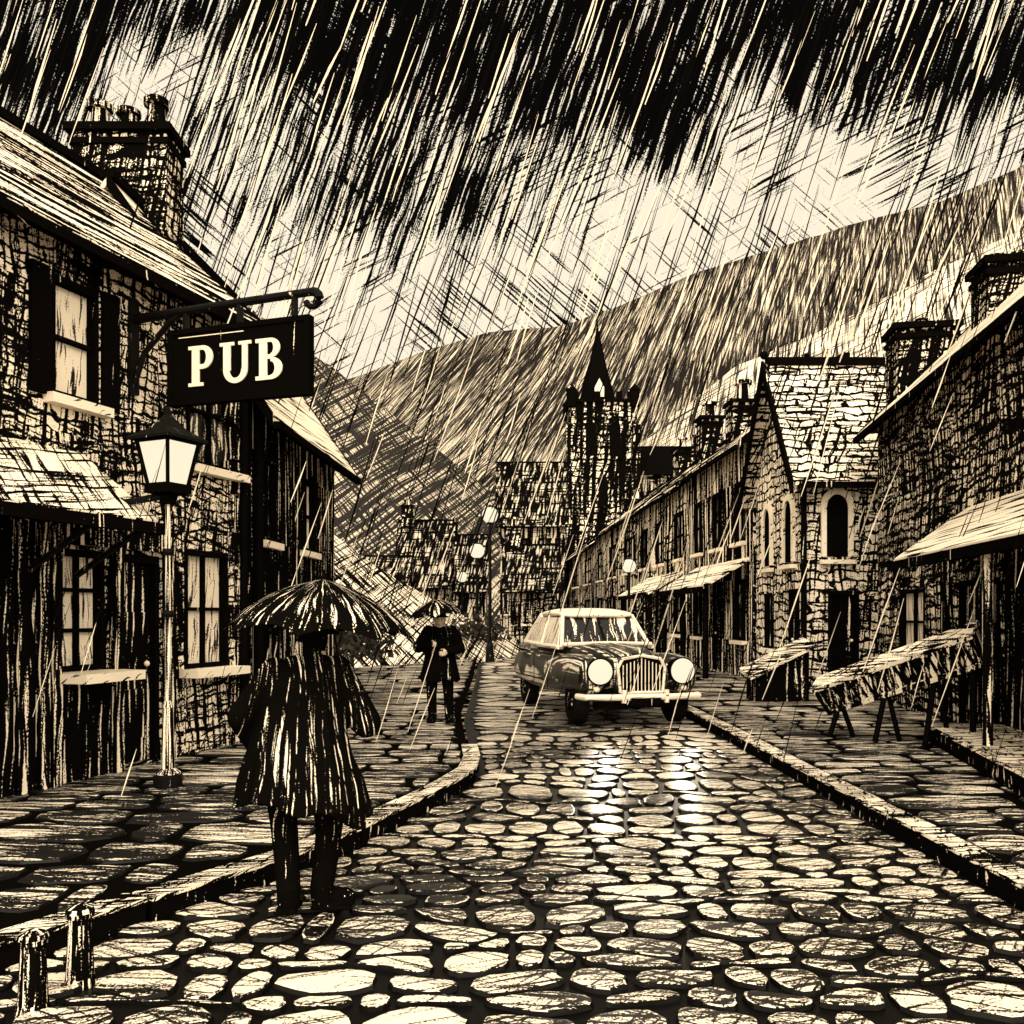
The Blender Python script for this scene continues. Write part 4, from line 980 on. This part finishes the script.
for w in (.02, -.6):
    p = cartP(Lc*.93, w, -.3); mb = MB(); mb.tube([p, Vector((p.x, p.y, .12))], .035, 6); build(mb, 'leg', mat('ink', 11), cart)
# stone step in front of the right-hand house
st = thing('stone_step', (4.9, 8.9, .12), 'long low stone step in front of the far right house', 'step')
SFm = Fr((3.98, 6.2), (5.02, 10.9), -1)
mb = MB(); SFm.box(mb, 0, SFm.L, -1.1, 0, .115, .30); build(mb, 'riser', mat('kerb_face', 8), st)
mb = MB()
for i in range(5): SFm.box(mb, i*SFm.L/5+.01, (i+1)*SFm.L/5-.01, -1.1, .03, .302, .34)
build(mb, 'tread', mat('kerb_top', 8), st)
# sloping cellar hatch by the gabled house
hp = Fr((4.75, 17.0), (5.0, 14.4), 1)
ht = thing('counter', (4.7, 15.8, .12), 'small sloping wooden counter on the pavement beside the gabled house', 'counter')
mb = MB(); mb.prism([(4.26, 15.75, .12), (5.2, 15.75, .12), (5.2, 15.75, 1.0), (4.26, 15.75, .52)], (0, .6, 0)); build(mb, 'base', mat('dark_boarding', 15), ht)
mb = MB(); mb.prism([(4.15, 15.65, .50), (5.3, 15.65, 1.07), (5.3, 16.45, 1.17), (4.15, 16.45, .60)], (0, 0, .06)); build(mb, 'top', mat('kerb_top', 15), ht)
# short bollards at the left kerb
for i, (x, y, Y, hgt, lb) in enumerate(((80, 975, 4.05, .36, 'short stone bollard by the left kerb, the one nearer the walker'), (33, 1005, 3.78, .34, 'short stone bollard at the bottom left corner of the street'))):
    p = px(x, y, Y); p.z = -.02
    t = thing('bollard', p, lb, 'bollard', 'stone bollards at the left kerb')
    mb = MB(); mb.lathe(p, [(.07, 0), (.06, .04), (.05, hgt-.08), (.05, hgt-.05)], 14); build(mb, 'shaft', mat('boarding', 4), t)
    mb = MB(); mb.lathe(p+Vector((0, 0, hgt-.05)), [(.06, 0), (.062, .02), (.055, .04), (.02, .055)], 14); build(mb, 'cap', mat('boarding', 4), t)
# ------------------------------------------------------------------ rain
mb = MB(); rnd = random.Random(11)
def streak(p, d, l, r, m):
    a = d.cross(Vector((0, 1, 0))).normalized(); b = d.cross(a); s_ = len(mb.v); p = Vector(p)
    k = p+d*l*rnd.uniform(.4, .7)+a*r*rnd.uniform(-1, 1)
    for q, rr in ((p, r*.25), (k, r), (p+d*l, r*.45)):
        for j in range(3): t = j*2.094; mb.v.append(q+(a*math.cos(t)+b*math.sin(t))*rr)
    for i in range(2):
        for j in range(3): n = (j+1) % 3; mb.f.append((s_+i*3+j, s_+i*3+n, s_+i*3+3+n, s_+i*3+3+j)); mb.mi.append(m)
def rain(n, vlo, vhi, pw, lpx, rpx, m, Ylo=9, Yhi=70, ulim=.72):
    for _ in range(n):
        Y = Ylo*(Yhi/Ylo)**rnd.random(); u = rnd.uniform(-ulim, ulim+.2); v = vlo+(vhi-vlo)*rnd.random()**pw
        z = EYE+v*Y
        l = rnd.uniform(*lpx)*Y/FPX; th = R(rnd.gauss(19, 2.2)); d = Vector((-math.sin(th), rnd.uniform(-.05, .05), -math.cos(th))).normalized()
        if z-l < .15: l = max(.1, z-.15)
        streak((u*Y, Y, z), d, l, rnd.uniform(*rpx)*Y/FPX, m)
rain(800, .12, .78, .6, (50, 170), (.6, 1.35), 0)
rain(420, .0, .5, 1.0, (60, 180), (.5, .9), 0)
rain(210, .30, .78, .8, (60, 170), (.7, 1.5), 1)
rain(170, -.1, .45, 1.0, (40, 130), (.45, .95), 1, 7, 40)
rain(330, -.12, .25, 1.0, (30, 110), (.4, .8), 0, 6, 40)
rain(36, -.15, .25, 1.0, (40, 110), (.4, .9), 1, 5.5, 14)
ro = struct(build(mb, 'rain', [mat('rain_dark'), mat('rain_pale')]), 'stuff')
ro['label'] = 'slanting streaks of heavy rain'

# ------------------------------------------------------------------ sky
w = bpy.data.worlds.new('World'); sc.world = w; w.use_nodes = True
t = NT(w.node_tree); t.n.clear()
tc = t.new('ShaderNodeTexCoord'); sp = t.new('ShaderNodeSeparateXYZ'); t.l.new(tc.outputs['Generated'], sp.inputs[0])
yy = t.m('MAXIMUM', t.m('ABSOLUTE', sp.outputs[1]), .12)
u = t.m('DIVIDE', sp.outputs[0], yy); v = t.m('DIVIDE', sp.outputs[2], yy)
def blob(cx_, cy_, rx, ry):
    x, y = (cx_-512)/900, (614-cy_)/900
    a = t.m('POWER', t.m('ABSOLUTE', t.m('DIVIDE', t.m('SUBTRACT', u, x), rx/900)), 2.0); b = t.m('POWER', t.m('ABSOLUTE', t.m('DIVIDE', t.m('SUBTRACT', v, y), ry/900)), 2.0)
    return t.m('EXPONENT', t.m('MULTIPLY', t.m('ADD', a, b), -1.0))
ramp = t.m('DIVIDE', t.m('SUBTRACT', v, .36), .26, clamp=True)     # cloud cover rises with height
D = t.m('SUBTRACT', t.m('MULTIPLY', ramp, .30), .21)
for (cx_, cy_, rx, ry, k) in ((145, 85, 60, 45, -.26), (250, 60, 110, 40, -.05), (800, 205, 170, 62, -.28), (745, 95, 40, 60, -.10), (410, 210, 120, 60, .16), (690, 165, 40, 40, .14), (600, 170, 120, 60, .06), (520, 70, 200, 60, .07), (60, 60, 60, 80, .10), (900, 60, 160, 50, .08), (560, 290, 200, 40, -.05)):
    D = t.m('ADD', D, t.m('MULTIPLY', blob(cx_, cy_, rx, ry), k))
ns = t.noise(t.xyz(t.m('MULTIPLY', u, 6), t.m('MULTIPLY', v, 4), .3), detail=2)
D = t.m('ADD', D, t.m('MULTIPLY', t.m('SUBTRACT', ns, .5), .30))
k = 1/900
D = t.m('MAXIMUM', t.m('MINIMUM', D, .105), -.30)
m1 = t.strokes(u, v, 20, 3.6*k, 110*k, t.m('ADD', D, .51), 3.0, soft=.02, wob=.4, grain=.08)
m2 = t.strokes(u, v, 16, 2.6*k, 90*k, t.m('ADD', t.m('MULTIPLY', D, .6), .42), 31.0, soft=.02, wob=.4, grain=.07)
m3 = t.m('MAXIMUM', t.strokes(u, v, -48, 2.6*k, 90*k, t.m('ADD', t.m('MULTIPLY', t.m('SUBTRACT', ns, .5), .9), .36), 51.0, soft=.02, wob=.3, grain=.07), t.strokes(u, v, 62, 2.4*k, 80*k, t.m('ADD', t.m('MULTIPLY', t.m('SUBTRACT', .5, ns), .9), .33), 71.0, soft=.02, wob=.3, grain=.07))
up = t.m('DIVIDE', t.m('SUBTRACT', v, .15), .1, clamp=True)
mask = t.m('MAXIMUM', t.m('MAXIMUM', m1, m2), t.m('MULTIPLY', m3, up))
back_fill = t.m('MULTIPLY', t.m('SUBTRACT', .2, sp.outputs[1]), 2.5, clamp=True)              # unseen sky behind the camera, brightened as added fill for the facades
col = t.mix(mask, (.68, .598, .46, 1), (.002, .0017, .0015, 1))
col = t.mix(back_fill, col, (2.3, 2.0, 1.55, 1))
sky = t.new('ShaderNodeTexSky', sky_type='NISHITA'); sky.sun_disc = False
SE, SA = R(50), R(188)
sky.sun_elevation = SE; sky.sun_rotation = SA
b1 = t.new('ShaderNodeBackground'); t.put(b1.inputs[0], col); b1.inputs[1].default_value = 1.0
b2 = t.new('ShaderNodeBackground'); t.put(b2.inputs[0], t.mix(1.0, sky.outputs[0], sky.outputs[0])); b2.inputs[1].default_value = .0
BG = b1
out = t.new('ShaderNodeOutputWorld')
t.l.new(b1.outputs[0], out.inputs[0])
sun = bpy.data.lights.new('sun', 'SUN'); sun.energy = .85; sun.angle = R(14); sun.color = (1, .93, .80)
so = bpy.data.objects.new('sun', sun); C.objects.link(so)
sdir = Vector((math.sin(SA)*math.cos(SE), math.cos(SA)*math.cos(SE), math.sin(SE)))
so.rotation_euler = sdir.to_track_quat('Z', 'Y').to_euler()

# ------------------------------------------------------------------ camera, view
cam = bpy.data.cameras.new('camera'); co = bpy.data.objects.new('camera', cam); C.objects.link(co)
co.location = (0, 0, EYE); co.rotation_euler = (R(90), 0, 0); cam.sensor_width = 36; cam.lens = FPX/1024*36
cam.shift_y = (HOR-512)/1024; cam.clip_end = 3000; cam.clip_start = .05
sc.camera = co
sc.view_settings.view_transform = 'Standard'; sc.view_settings.look = 'None'; sc.view_settings.gamma = 1; sc.view_settings.exposure = 0.6
